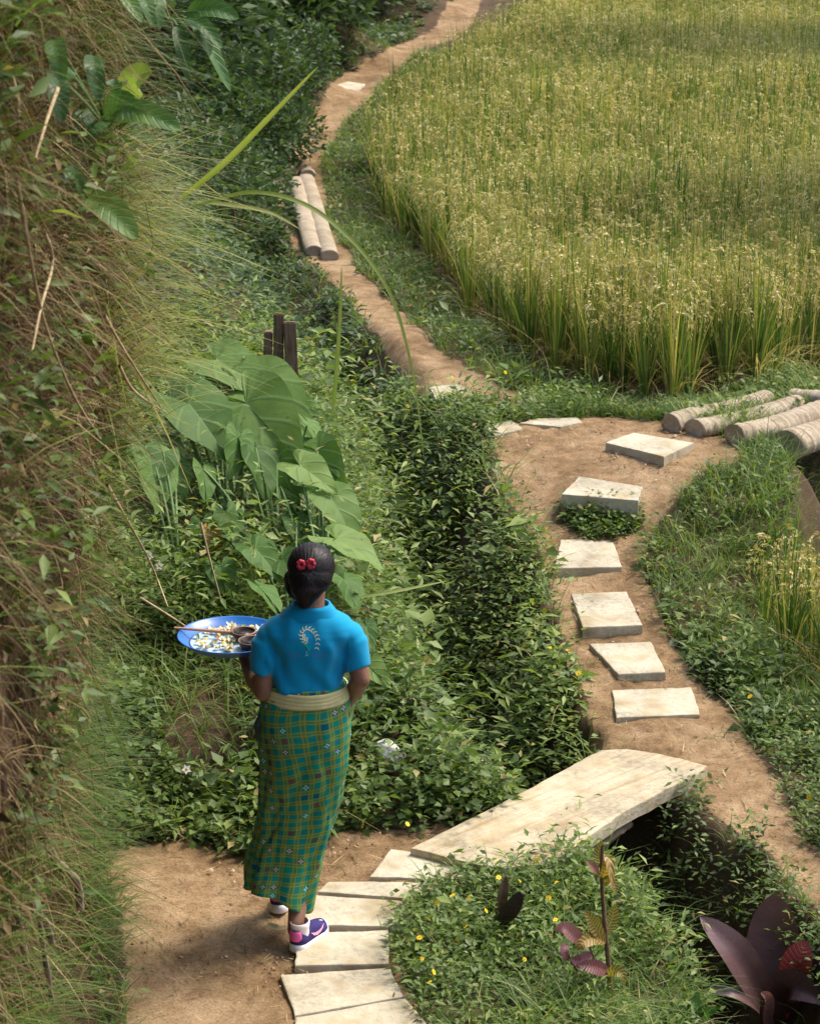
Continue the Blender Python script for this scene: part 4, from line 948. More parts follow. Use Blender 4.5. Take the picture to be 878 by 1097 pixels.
# dry stalks
Yb = lambda px, x: x*2590/(439-px)
ST = [([(18,190),(30,260),(48,345),(80,425),(116,482)],'longest dry stalk running down the middle of the earth bank'),
      ([(48,250),(56,272),(54,295),(44,330),(34,380)],'pale bent dry stalk hooked over near the left edge of the bank'),
      ([(112,338),(135,378),(175,440)],'dry stalk slanting down left of the large taro leaves'),
      ([(128,392),(145,420),(178,442)],'lower of two dry stalks pointing at the taro leaves'),
      ([(62,95),(50,130),(38,170)],'short dry stalk among the broad leaves at the top left'),
      ([(150,640),(190,665),(226,690)],'dry stalk slanting down to the tray of offerings'),
      ([(115,520),(160,600),(180,650)],'dry stalk below the leftmost taro leaf'),
      ([(215,560),(225,600),(236,640)],'dry stalk standing between the taro and the tray')]
M_pale = plain('pale_dry_stalk', (.42, .32, .19), .8, .2, .3, 25)
for pts, lab in ST:
    q = [P(a, b, Yb(a, .80) if a < 150 else (9.25 if b > 500 else 8.3)) for a, b in pts]
    tag(link('dry_stalk', tube_mesh('dry_stalk', catmull(q, 24), np.linspace(.0055, .0025, 24), 6), M_pale), lab, 'dry stalk', kind='thing')
# hanging roots
RT = [([(46,896),(60,922),(82,944),(86,972)],.013,'thickest grey root bending out of the lower earth bank'),
      ([(28,940),(34,965),(50,990),(56,1010)],.010,'dark root in the grass left of the thickest root'),
      ([(34,915),(40,960),(46,1010),(56,1072)],.008,'long thin root reaching down to the grass at the bottom left'),
      ([(6,945),(20,985),(28,1030)],.009,'root nearest the left edge of the photo'),
      ([(18,800),(26,850),(22,900)],.007,'thin root hanging above the lower left grass'),
      ([(66,700),(58,760),(64,815)],.007,'thin root on the bare face of the bank beside the brown slope')]
M_root = plain('grey_root', (.20, .155, .115), .85, .15, .4, 30)
for pts, r, lab in RT:
    q = [P(a, b, Yb(a, .93)) for a, b in pts]
    tag(link('hanging_root', tube_mesh('hanging_root', catmull(q, 26), r*(1+.15*np.sin(np.arange(26)*1.3)), 8), M_root), lab, 'root', 'roots hanging from the earth bank', 'thing')
# broad leaved climbers on the bank
def broad(label, base, leaves, x=.84, dz=0):
    b = P(base[0], base[1], Yb(base[0], x)); r = empty('climbing_plant', tuple(b)); tag(r, label, 'climbing plant')
    for (a0, b0, a1, b1, w, ti) in leaves:
        Y0 = Yb(min(a0, 170), x)-.05; p0, p1 = P(a0, b0, Y0), P(a1, b1, Y0-.10); m = (p0+p1)/2+np.array([0, -.02, .025])
        link('leaf', long_leaf('leaf', [p0, m, p1], w, (.25+rng.normal(0, .2), -.8, .5), .3, peak=.42, tint=ti, wave=.03), M_broad, r)
        link('stem', tube_mesh('stem', bez(b, (b+p0)/2+np.array([0, -.04, .03]), p0, 10), .004), M_stalk, r)
broad('broad leaved climber with one bright yellow green leaf on the bank', (112,135), [(133,106,163,78,.085,1.0),(118,122,194,139,.075,.55),(110,128,84,158,.10,.3),(112,130,148,120,.10,.35),(100,60,106,108,.055,.25),(72,72,60,102,.07,.4),(58,42,68,90,.05,.45),(62,84,66,132,.055,.15),(118,112,128,92,.05,.3)])
broad('climber at the top edge whose drooping leaves overlap the dark bushes', (182,22), [(200,14,256,20,.075,.4),(205,22,247,98,.06,.5),(190,28,202,86,.05,.35),(172,-5,171,32,.045,.45),(150,-5,164,28,.05,.4),(200,20,238,52,.055,.35),(125,-4,152,24,.05,.6),(215,30,225,60,.045,.3)])
broad('lone pale broad leaf hanging over the yellow green grass', (92,208), [(94,212,147,256,.08,.7),(90,205,70,190,.05,.3)])
broad('small leaves low on the bank beside the brown bare slope', (96,640), [(90,640,70,668,.06,.3),(100,640,122,656,.05,.3),(98,632,104,600,.05,.35),(88,630,66,612,.05,.25)], .98)
# wild flowers
M_yel = plain('yellow_petal', (.82, .58, .03), .5, .2, .08); M_whp = plain('white_petal', (.8, .8, .76), .5, .2, .05); M_cen = plain('flower_centre', (.62, .32, .02), .7, .1, .2)
def flower(p, r, n, mat, label, grp, name='yellow_flower', face=None):
    root = bpy.data.objects.new(name, None)
    acc = Acc(); az = np.arange(n)/n*6.283+rng.uniform(0, 1)
    tip = np.stack([np.cos(az), np.sin(az), np.full(n, .15)], 1)
    acc.add(*inst(LEAF_V*np.array([1.3, 1, .6]), LEAF_F, np.zeros((n, 3)), frames(tip, np.zeros(n)), np.full(n, r), np.full(n, .5)))
    f = np.array([rng.normal(0, .6), -.35+rng.normal(0, .5), .7]) if face is None else np.array(face)
    rot = Vector(f).to_track_quat('Z', 'Y')
    o = link(name, acc.mesh(name), mat); o.location = Vector(p); o.rotation_euler = rot.to_euler()
    bm = bmesh.new(); bmesh.ops.create_uvsphere(bm, u_segments=8, v_segments=5, radius=r*.27)
    for v in bm.verts: v.co.z = v.co.z*.6+r*.06
    me = bpy.data.meshes.new('flower_centre'); bm.to_mesh(me); bm.free()
    link('flower_centre', me, M_cen, o, keep_world=False)
    tag(o, label, 'flower', grp, 'thing')
FN = [(310,290),(373,297),(462,253),(570,233),(485,155),(440,350),(362,412),(180,455),(225,482),(318,472),(190,538),(590,540),(540,440),(712,385),(685,300),(718,242),(760,275),(820,300),(665,430),(640,152),(235,590),(220,630),(80,680),(250,318),(490,220)]
for a, b in FN:
    px_, py_ = 400+a/3.658, 880+b/3.658; big = (a, b) in ((318, 472),)
    flower(hit(px_, py_, .115), .021 if big else .0125*rng.uniform(.75, 1.15), 8, M_yel, 'largest yellow daisy in the patch below the bridge' if big else 'small yellow daisy in the green patch below the bridge', None if big else 'yellow daisies below the bridge')
FH = [(515,168),(460,243),(283,522),(808,580),(778,437),(808,275),(705,183),(628,127),(685,47),(645,22),(735,262),(612,172),(660,172),(772,195),(190,820),(30,825),(163,688)]
for a, b in FH: flower(hit(380+a/3.377, 640+b/3.377, .16), .016*rng.uniform(.75, 1.1), 8, M_yel, 'small yellow daisy in the leafy growth beside the ditch', 'yellow daisies on the ditch bank')
for a, b in [(572,391),(541,399),(437,435),(866,854),(803,746),(270,690),(435,800),(484,405)]: flower(hit(a, b, .12), .016, 8, M_yel, 'scattered yellow daisy in the weeds outside the main flower patches', 'scattered yellow daisies')
for a, b, lab in ((200,824,'white star flower on the creeper slope left of the sarong'),(171,606,'white star flower lower right of a pair below the leftmost taro leaf'),(160,596,'white star flower upper left of a pair below the leftmost taro leaf')):
    flower(hit(a, b, .26), .022, 5, M_whp, lab, None, 'white_flower', (.2, -.9, .4))
# shrubs on the far bank
shv = []
for k in range(5):
    n = 1500; d = rng.normal(0, 1, (n, 3)); d /= np.linalg.norm(d, axis=1, keepdims=True); r = rng.uniform(.35, 1, n)**.5
    lob = 1+.35*fbm(d[:, 0]*1.7+k*9, d[:, 1]*1.7+d[:, 2], 7+k, 3); p = d*(r*lob)[:, None]*np.array([.62, .55, .55])+np.array([0, 0, .5]); p = p[p[:, 2] > .02]
    n = len(p); dr = p-np.array([0, 0, .3])+rng.normal(0, .35, (n, 3)); acc = Acc()
    cl_ = .42+.28*fbm(p[:, 0]*4+k, p[:, 1]*4+p[:, 2]*3, 3, 2)
    acc.add(*inst(LEAF_V, LEAF_F, p, frames(dr, rng.normal(0, .7, n)), rng.uniform(.06, .12, n), np.clip(cl_+rng.normal(0, .14, n), 0, .95)))
    f = acc.mesh('shrub'); f.materials.append(M_coverd)
    s = tube_mesh('stem', [(0, 0, -.1), (.02, .01, .3), (.0, .05, .8)], np.array([.03, .02, .008])); s.materials.append(M_bark); shv.append((f, s))
SH = [(215,55,1.5),(262,25,1.7),(300,60,1.4),(345,32,1.5),(380,14,1.2),(405,-6,1.2),(245,110,1.2),(295,120,.9),(200,150,1.1),(250,175,1.0),(300,175,.7),(180,90,1.5),(225,235,.9),(275,225,.6),(330,85,.7),(190,200,.9),(320,10,1.6),(255,270,.8),(190,20,1.7),(240,60,1.4)]
for a, b, s_ in SH:
    q = hit(a, b); k = rng.integers(5); o = bpy.data.objects.new('shrub', shv[k][0]); C.objects.link(o); o.location = Vector(q); o.rotation_euler = (0, 0, rng.uniform(0, 6)); o.scale = (s_, s_, s_*rng.uniform(.7, 1))
    g = bpy.data.objects.new('stem', shv[k][1]); C.objects.link(g); g.parent = o
    tag(o, 'dark green shrub in the thicket on the far bank at the top left', 'shrub', 'shrubs on the far bank', 'thing')
# a leaf lying on the path
a = P(283, 992, 8.45); tag(link('fallen_leaf', long_leaf('fallen_leaf', [G(286, 990, .03)[...], G(296, 994, .035), G(306, 994, .03)], .035, (0, -.2, 1), .2, tint=.9), plain('fallen_pale_leaf', (.50, .45, .22), .7, .2, .2)), 'pale fallen leaf on the dirt beside the sneakers', 'leaf', kind='thing')

# ------------------------------------------------------------------ the person
PX = lambda a, b, y=8.2: Vector(P(a, b, y))
def add_ball(bm, c, r, rot=None, seg=20):
    m = bmesh.ops.create_uvsphere(bm, u_segments=seg, v_segments=seg*2//3, radius=1)
    r = (r, r, r) if np.isscalar(r) else r
    for v in m['verts']:
        q = Vector((v.co.x*r[0], v.co.y*r[1], v.co.z*r[2]))
        if rot: q = rot @ q
        v.co = q+Vector(c)
def add_rings(bm, rings, cap=True):
    """rings: lists of the same number of points"""
    vs = [[bm.verts.new(Vector(p)) for p in r] for r in rings]; n = len(vs[0])
    for a, b in zip(vs[:-1], vs[1:]):
        for k in range(n): bm.faces.new((a[k], a[(k+1) % n], b[(k+1) % n], b[k]))
    if cap: bm.faces.new(vs[0][::-1]); bm.faces.new(vs[-1])
    return vs
def circle(c, d, r, n=16, ell=1.0, ref=(0, 0, 1)):
    d = Vector(d).normalized(); x = d.cross(Vector(ref)); x = x.normalized() if x.length > .05 else d.cross(Vector((0, 1, 0))).normalized(); y = x.cross(d)
    return [Vector(c)+x*(math.cos(t)*r)+y*(math.sin(t)*r*ell) for t in np.arange(n)/n*2*math.pi]
def add_limb(bm, pts, radii, balls=True, n=16):
    pts = [Vector(p) for p in pts]
    for i in range(len(pts)-1):
        d = pts[i+1]-pts[i]; add_rings(bm, [circle(pts[i]+d*t, d, radii[i]*(1-t)+radii[i+1]*t, n) for t in (0, .5, 1)])
    if balls:
        for p, r in zip(pts, radii): add_ball(bm, p, r, seg=14)
def fuse(name, bm, voxel, smooth, mat, parent, deform=None, factor=.5):
    bmesh.ops.recalc_face_normals(bm, faces=bm.faces)
    me = bpy.data.meshes.new('tmp'); bm.to_mesh(me); bm.free(); o = bpy.data.objects.new('tmp', me); C.objects.link(o)
    r = o.modifiers.new('r', 'REMESH'); r.mode = 'VOXEL'; r.voxel_size = voxel
    if smooth: s = o.modifiers.new('s', 'SMOOTH'); s.iterations = smooth; s.factor = factor
    dg = bpy.context.evaluated_depsgraph_get(); dg.update()
    m2 = bpy.data.meshes.new_from_object(o.evaluated_get(dg)); m2.name = name
    bpy.data.objects.remove(o)
    if deform:
        co = np.zeros(len(m2.vertices)*3); m2.vertices.foreach_get('co', co); nr = np.zeros_like(co); m2.vertices.foreach_get('normal', nr)
        m2.vertices.foreach_set('co', deform(co.reshape(-1, 3), nr.reshape(-1, 3)).ravel())
    m2.polygons.foreach_set('use_smooth', [True]*len(m2.polygons)); m2.update()
    m2.materials.clear()
    return link(name, m2, mat, parent)
def skin_mat():
    t = NT('brown_skin'); n = t.noise(30, 4); c = t.ramp(n, [(.3, (.20, .10, .062)), (.7, (.27, .14, .088))])
    t.b.inputs['Subsurface Weight'].default_value = .08; t.b.inputs['Subsurface Radius'].default_value = (.01, .004, .002); t.b.inputs['Subsurface Scale'].default_value = .5
    return t.fin(c, .5, .35)
M_skin = skin_mat()
who = empty('person', tuple(G(315, 1014, .02))); who.location.y = 8.2
tag(who, 'woman seen from behind in a blue polo shirt and green checked sarong, carrying a tray', 'person')

def ring_px(py, l, r, b, yc=8.2, n=40, back=0.0, tilt=0.0):
    L_, R_ = PX(l, py, yc), PX(r, py, yc); c = (L_+R_)/2; a = (R_.x-L_.x)/2; c.z = PX(l, py, yc-b*float(np.clip((py-664)/40, 0, 1))).z
    out = []
    for t in np.arange(n)/n*2*math.pi:
        x, y = math.cos(t), math.sin(t); e = .86
        x = math.copysign(abs(x)**e, x); y = math.copysign(abs(y)**e, y)
        out.append(Vector((c.x+a*x, yc+b*y, c.z+tilt*x)))
    return out
# body: one continuous mesh
bm = bmesh.new()
add_rings(bm, [ring_px(*q) for q in ((800,284,366,.10),(765,290,366,.085),(740,294,364,.08),(705,292,368,.088),(680,288,375,.085),(668,298,364,.07),(655,316,350,.05))])
add_limb(bm, [PX(333, 672), PX(333.5, 650), PX(334, 628, 8.215)], [.056, .047, .05])
HC = PX(333, 610, 8.225)
add_ball(bm, HC, (.068, .085, .098)); add_ball(bm, HC+Vector((-.004, .035, -.045)), (.052, .055, .062))
add_ball(bm, HC+Vector((-.006, .088, -.022)), (.011, .018, .018)); add_ball(bm, HC+Vector((-.006, .083, -.062)), (.022, .01, .008)); add_ball(bm, HC+Vector((-.004, .072, -.088)), (.026, .02, .017))
for s in (-1, 1):
    add_ball(bm, HC+Vector((s*.069, .0, -.022)), (.010, .020, .03)); add_ball(bm, HC+Vector((s*.03-.005, .076, .01)), (.02, .012, .008))
EL, WL = PX(283, 741, 8.16), PX(265, 712, 8.34)
add_limb(bm, [PX(291, 682), PX(284, 708, 8.17), EL, (EL+WL)/2+Vector((-.004, 0, -.004)), WL], [.036, .038, .037, .035, .025])
TRC = PX(248, 682, 8.42)                # tray centre
palm = Vector((TRC.x+.045, 8.40, TRC.z-.042))
add_limb(bm, [WL, (WL+palm)/2, palm], [.025, .026, .024])
add_ball(bm, palm, (.040, .045, .016))
for k, (dx, ln) in enumerate(((-.034, .052), (-.012, .066), (.011, .070), (.033, .062))):      # four fingers flat under the tray
    a = palm+Vector((dx*.9, .035, .002)); b = a+Vector((dx*.35, ln*.5, .006)); c = b+Vector((dx*.15, ln*.36, .012)); d = c+Vector((0, ln*.22, .004))
    add_limb(bm, [a, b, c, d], [.0092, .0086, .0080, .0072], n=10)
a = palm+Vector((-.035, -.01, .0)); add_limb(bm, [a, a+Vector((-.024, .010, .007)), a+Vector((-.042, .026, .018)), a+Vector((-.050, .038, .021))], [.0125, .0105, .0095, .0082], n=10)
ER, WR = PX(386, 727, 8.155), PX(373, 750, 8.275)
add_limb(bm, [PX(374, 682), PX(382, 704, 8.17), ER, (ER+WR)/2+Vector((.004, 0, 0)), WR], [.036, .037, .036, .034, .025])
pr = PX(368, 757, 8.32); add_limb(bm, [WR, pr], [.025, .026]); add_ball(bm, pr, (.03, .042, .036))
for k, (dz, ln) in enumerate(((.024, .055), (.008, .064), (-.008, .062), (-.023, .050))):       # right hand loosely curled in front of the waist
    a = pr+Vector((-.008, .03, dz)); b = a+Vector((-.012, ln*.45, -.004)); c = b+Vector((-.026, ln*.18, -.006)); d = c+Vector((-.020, -ln*.12, -.004))
    add_limb(bm, [a, b, c, d], [.0092, .0085, .0080, .0072], n=10)
a = pr+Vector((-.012, .0, .030)); add_limb(bm, [a, a+Vector((-.014, .018, .012)), a+Vector((-.026, .036, .012)), a+Vector((-.034, .048, .006))], [.012, .0105, .0095, .008], n=10)
AR, AL = PX(317, 988, 8.13), PX(298, 972, 8.43)
add_limb(bm, [PX(345, 800), PX(334, 895, 8.26), PX(322, 940, 8.235), AR, AR+Vector((0, -.002, -.03))], [.085, .050, .043, .031, .033])
add_limb(bm, [PX(306, 800), PX(302, 880, 8.42), PX(299, 925, 8.42), AL, AL+Vector((0, 0, -.03))], [.085, .052, .046, .031, .033])
body = fuse('body', bm, .0045, 4, M_skin, who)
# face details
for s in (-1, 1):
    bm = bmesh.new(); add_ball(bm, HC+Vector((s*.029-.005, .083, -.002)), (.013, .006, .007), seg=10)
    me = bpy.data.meshes.new('eye'); bm.to_mesh(me); bm.free(); link('eye', me, plain('eye_dark' , (.03, .02, .02), .2, .5), who)
# polo shirt
def shirt_mat():
    t = NT('blue_cotton'); n = t.noise(4, 4); w = t.noise(400, 2)
    c = t.ramp(n, [(.3, (.0, .225, .43)), (.7, (.0, .275, .50))]); t.bump(t.math('ADD', t.math('MULTIPLY', w, .25), n), .25, .004)
    t.b.inputs['Sheen Weight'].default_value = .15
    return t.fin(c, .85, .15)
M_shirt = shirt_mat()
bm = bmesh.new()
add_rings(bm, [ring_px(*q) for q in ((744,287,369,.104),(735,286,371,.104),(722,288,371,.102),(705,288,373,.104),(690,285,377,.104),(678,281,381,.098),(670,284,380,.088),(663,292,374,.076),(657,302,363,.064),(651,313,353,.054))])
def sleeve(bm, pts, rad):
    pts = [Vector(p) for p in pts]; rs = []
    for i in range(len(pts)-1):
        d = pts[i+1]-pts[i]
        for t in np.linspace(0, 1, 5): rs.append(circle(pts[i]+d*t, pts[-1]-pts[0], rad[i]*(1-t)+rad[i+1]*t, 24))
    add_rings(bm, rs)
sleeve(bm, [PX(296, 677), PX(285, 690, 8.19), PX(283, 722, 8.175)], [.049, .055, .053]); add_ball(bm, PX(290, 680), (.051, .062, .045))
sleeve(bm, [PX(370, 676), PX(379, 688, 8.19), PX(382.5, 716, 8.17)], [.049, .054, .051]); add_ball(bm, PX(375, 679), (.050, .062, .044))
zb, zt = PX(333, 744).z, PX(333, 660).z
def wrinkle(co, nr):
    x, y, z = co[:, 0], co[:, 1], co[:, 2]; h = np.clip((zt-z)/(zt-zb), 0, 1)
    u = (x-PX(330, 700).x)
    w = .0045*np.sin(u*70+8*z*6+2*vnoise(x*9, z*9, 3))*h*np.clip(np.abs(u)/.12, .15, 1)          # folds falling from the armpits
    w += .006*vnoise(x*14+z*5, z*6+y*9, 11)*h + .003*vnoise(x*28, z*20, 12) + .010*np.exp(-((z-zb-.035)/.025)**2)*vnoise(x*16, z*4, 5)
    pull = -.006*np.exp(-((np.abs(u)-.105)/.02)**2)*np.exp(-((z-PX(333, 705).z)/.05)**2)
    return co+nr*((1.7*w+pull)*np.where(np.abs(u) > .150, .25, 1))[:, None]
shirt = fuse('shirt', bm, .006, 3, M_shirt, who, wrinkle)
bm = bmesh.new()                        # collar, folded over
cr_ = [ring_px(*q) for q in ((660,299,366,.069),(655,303,361,.066),(650,309,357,.061),(646,312,354,.057),(646.5,314,352,.053),(652,315,352,.051))]
add_rings(bm, cr_, cap=False); bmesh.ops.recalc_face_normals(bm, faces=bm.faces)
for f in bm.faces: f.smooth = True
me = bpy.data.meshes.new('collar'); bm.to_mesh(me); bm.free(); link('collar', me, M_shirt, shirt)
# emblem on the back: an ear of rice bent into an arch over a line of small lettering
smat = shirt.data
bvh = BVHTree.FromPolygons([(shirt.matrix_world @ v.co + Vector(who.location) if False else v.co+Vector(who.location)) for v in smat.vertices], [p.vertices[:] for p in smat.polygons])
def on_back(px, py, off=.002):
    a = Vector((0, 0, CAMZ)); d = (PX(px, py)-a).normalized(); h = bvh.ray_cast(a, d)
    return (h[0]-d*off) if h[0] else PX(px, py, 8.08)
def decal(name, polys, mat):
    bm = bmesh.new()
    for poly in polys:
        vs = [bm.verts.new(on_back(290+x/9.756, 645+y/9.75)) for x, y in poly]; bm.faces.new(vs)
    me = bpy.data.meshes.new(name); bm.to_mesh(me); bm.free(); return link(name, me, mat, shirt)
def seed(x, y, ang, L=44, w=16):
    c, s = math.cos(ang), math.sin(ang); q = [(0, -w*.1), (L*.35, -w*.5), (L, 0), (L*.35, w*.5)]
    return [(x+a*c-b*s, y+a*s+b*c) for a, b in q]
M_ear = plain('cream_print', (.66, .68, .46), .8, .1, .05); M_gr = plain('green_print', (.03, .42, .27), .8, .1, .05); M_vio = plain('violet_print', (.13, .17, .46), .8, .1, .05)
spine = catmull([(385, 425), (345, 400), (322, 350), (335, 300), (375, 275), (425, 290), (465, 330), (490, 390), (482, 470)], 14)
pl = []
for i in range(len(spine)):
    t = spine[min(i+1, 13)]-spine[max(i-1, 0)]; an = math.atan2(t[1], t[0])
    pl += [seed(*spine[i], an-.75), seed(*spine[i], an+.75, 38)]
for x, y, a_ in ((350,330,1.2),(352,358,1.1),(360,385,1.0),(378,365,1.3),(345,345,2.0),(335,380,.9)): pl.append(seed(x, y, a_, 36, 14))
decal('emblem_ear', pl, M_ear)
decal('emblem_stem', [[(360,435),(372,430),(402,490),(398,520),(388,500)], [(295,415),(345,430),(385,475),(380,480),(340,442)], [(415,455),(425,458),(405,500),(398,492)], [(398,510),(410,470),(416,474),(404,520)]], M_gr)
let = []                                # the illegible row of small letters, word - ampersand - word
x = 185
for k, (w_, h_) in enumerate([(20,34),(12,20),(14,20),(12,22),(14,20),(12,20),(13,20),(0,0),(0,0),(16,34),(12,20),(14,20),(12,20),(15,20),(12,20),(14,22),(12,20)]):
    if k == 7: x = 435; continue
    if w_ == 0: continue
    y1 = 572; y0 = y1-h_
    let += [[(x, y0), (x+5, y0), (x+5, y1), (x, y1)], [(x+5, y0), (x+w_, y0), (x+w_, y0+5), (x+5, y0+5)]]
    if k % 2 == 0: let.append([(x+w_-4, y0+5), (x+w_, y0+5), (x+w_, y1), (x+w_-4, y1)])
    if k % 3 == 0: let.append([(x+5, y1-5), (x+w_, y1-5), (x+w_, y1), (x+5, y1)])
    x += w_+6
decal('emblem_lettering', let, M_vio)
M_pb = plain('pale_blue_print', (.25, .60, .72), .8, .1, .05)
decal('emblem_ampersand', [[(368,520),(380,515),(384,528),(372,536)], [(366,540),(374,536),(392,560),(386,566)], [(360,556),(366,548),(374,562),(366,568)], [(388,545),(394,540),(396,550),(390,556)]], M_pb)

# sarong
def plaid():
    t = NT('checked_cloth'); uv = t.new('ShaderNodeUVMap'); mp = t.new('ShaderNodeMapping'); mp.inputs['Rotation'].default_value = (0, 0, -.10); nz = t.new('ShaderNodeTexNoise'); nz.inputs['Scale'].default_value = 5.0; t.l(uv.outputs[0], nz.inputs['Vector']); va = t.new('ShaderNodeVectorMath', operation='MULTIPLY_ADD'); t.l(nz.outputs['Color'], va.inputs[0]); va.inputs[1].default_value = (.05, .05, 0); t.l(uv.outputs[0], va.inputs[2]); t.l(va.outputs[0], mp.inputs[0])
    s = t.new('ShaderNodeSeparateXYZ'); t.l(mp.outputs[0], s.inputs[0])
    Pd = .039
    def bands(o):
        f = t.math('FRACT', t.math('DIVIDE', o, Pd))
        wide = t.ramp(f, [(0, (1, 1, 1)), (.48, (1, 1, 1)), (.50, (0, 0, 0))], 'CONSTANT')
        line = t.ramp(f, [(0, (0, 0, 0)), (.58, (1, 1, 1)), (.64, (0, 0, 0)), (.86, (1, 1, 1)), (.92, (0, 0, 0))], 'CONSTANT')
        return wide, line, t.math('FLOOR', t.math('DIVIDE', o, Pd))
    wu, lu, iu = bands(s.outputs[0]); wv, lv, iv = bands(s.outputs[1])
    both = t.math('MULTIPLY', wu, wv); any_ = t.math('MAXIMUM', wu, wv)
    col = t.mix(any_, (.14, .21, .05), (.055, .20, .075)); col = t.mix(both, col, (.01, .225, .19))
    # odd squares in other colours
    cb_ = t.new('ShaderNodeCombineXYZ'); t.l(iu, cb_.inputs[0]); t.l(iv, cb_.inputs[1]); wn_ = t.new('ShaderNodeTexWhiteNoise', noise_dimensions='2D'); t.l(cb_.outputs[0], wn_.inputs['Vector'])
    odd = t.ramp(wn_.outputs['Value'], [(0, (0, .19, .18)), (.62, (.0, .08, .16)), (.74, (.10, .035, .04)), (.84, (.0, .23, .16)), (.93, (.17, .035, .03))], 'CONSTANT')
    col = t.mix(t.math('MULTIPLY', both, .85), col, odd)
    col = t.mix(t.math('MULTIPLY', t.math('MAXIMUM', lu, lv), .6), col, (.33, .33, .07))
    # small pale woven motifs in a few squares
    fu = t.math('SUBTRACT', t.math('FRACT', t.math('DIVIDE', s.outputs[0], Pd)), .25); fv = t.math('SUBTRACT', t.math('FRACT', t.math('DIVIDE', s.outputs[1], Pd)), .25)
    dia = t.math('ADD', t.math('ABSOLUTE', fu), t.math('ABSOLUTE', fv)); dm = t.math('LESS_THAN', dia, .24)
    hole = t.math('GREATER_THAN', t.math('ABSOLUTE', t.math('SUBTRACT', t.math('ABSOLUTE', fu), t.math('ABSOLUTE', fv))), .05)
    pickc = t.math('GREATER_THAN', wn_.outputs['Value'], .955)
    wn2 = t.math('FRACT', t.math('MULTIPLY', wn_.outputs['Value'], 37.0)); p2 = t.math('GREATER_THAN', wn2, .90)
    col = t.mix(t.math('MULTIPLY', t.math('MULTIPLY', dm, hole), t.math('MAXIMUM', pickc, p2)), col, (.42, .62, .60))
    wv_ = t.noise(500, 2); t.bump(wv_, .2, .002)
    return t.fin(col, .85, .15)
M_plaid = plaid()
SR = [(741,289,368,.100,8.2),(752,285,371,.106,8.2),(762,281,373,.112,8.2),(775,278,374,.120,8.2),(800,278,374,.130,8.2),(830,280,370,.128,8.205),(860,280,365,.122,8.22),(890,278,358,.120,8.235),(915,274,349,.122,8.245),(935,270,345,.126,8.25),(955,266,340,.134,8.245),(975,263,335,.140,8.24)]
KY = np.array([q[0] for q in SR], float); nR, nS = 90, 128; V = []; UVs = []
zs = [PX(0, q[0], q[4]-q[3]).z for q in SR]
for i, ky in enumerate(np.linspace(741, 975, nR)):
    l, r, b, yc = [np.interp(ky, KY, [q[j] for q in SR]) for j in (1, 2, 3, 4)]
    L_, R_ = PX(l, ky, yc), PX(r, ky, yc); f = (ky-741)/234
    a = (R_.x-L_.x)/2; cx = (L_.x+R_.x)/2; z0 = np.interp(ky, KY, zs)
    t_ = np.arange(nS)/nS*2*np.pi
    rad = 1+.05*f*np.sin(3*t_+6*f+.5)+.05*np.clip(f-.1, 0, 1)*np.sin(7*t_-9*f)+.020*np.sin(13*t_+14*f)*f**.7+.022*vnoise(t_*5+7*f, f*16-t_*2, 14)*np.minimum(1, f*4)
    cr1 = .05*f*np.exp(-((((t_+1.9) % (2*np.pi))-(1.9*f+.2))/.16)**2)        # one diagonal fold over the seat
    w1 = 1.0/(1+np.exp(-(np.cos(t_+1.0-2.4*f)*6)))
    for q0, sl_, am, wd_ in ((4.2, 1.5, .09, .12), (4.9, 1.1, .085, .10), (5.6, .9, .08, .12), (3.6, 1.9, .08, .12), (4.55, -1.3, .055, .09), (5.25, 2.0, .06, .09)):   # sharper folds running down and to the left
        rad = rad - am*np.clip(f*1.8-.12, 0, 1)*np.exp(-np.abs(((t_-(q0-sl_*f+.25*math.sin(7*f+q0))+np.pi) % (2*np.pi))-np.pi)/wd_)
    rad = rad + .03*np.clip(f*2, 0, 1)-cr1*1.6 + .05*f*(w1-.5)*np.clip(-np.sin(t_), 0, 1) + .012*vnoise(t_*3+f*9, f*11+t_, 4)*f**.5
    ee = .9; cs, sn = np.cos(t_), np.sin(t_)
    x = cx+a*np.sign(cs)*np.abs(cs)**ee*rad; y = yc+b*np.sign(sn)*np.abs(sn)**ee*rad
    z = z0 - .030*f**3*cs + .022*f**4*np.sin(3*t_)
    z = z + .045*f**4*np.clip(-sn, 0, 1)*np.clip(.35-cs, 0, 1.2)
    z = z + .012*f**4*np.clip(-cs-.1, 0, 1)
    V.append(np.stack([x, y, z], 1)); UVs.append(np.stack([t_/(2*np.pi)*.86, np.full(nS, z0)-.03*np.sin(t_*1+1)*f], 1))
V = np.concatenate(V); UVs = np.concatenate(UVs)
# seam column duplicated so the check does not smear
idx = (np.arange(nR-1)[:, None]*nS+np.arange(nS)[None]); nxt = (np.arange(nR-1)[:, None]*nS+(np.arange(nS)[None]+1) % nS)
F = np.stack([idx.ravel(), nxt.ravel(), (nxt+nS).ravel(), (idx+nS).ravel()], 1)
me = bpy.data.meshes.new('sarong'); me.from_pydata([tuple(v) for v in V], [], [tuple(int(k) for k in f) for f in F])
ul = me.uv_layers.new(name='UVMap'); uvl = UVs[F.ravel()].copy()
last = np.repeat((F[:, 0] % nS) == nS-1, 4) & ((F.ravel() % nS) == 0); uvl[last, 0] = .86
ul.data.foreach_set('uv', uvl.astype(np.float32).ravel()); me.polygons.foreach_set('use_smooth', [True]*len(me.polygons)); me.update()
sar = link('sarong', me, M_plaid, who); sm_ = sar.modifiers.new('cloth', 'SOLIDIFY'); sm_.thickness = .004; sm_.offset = -1
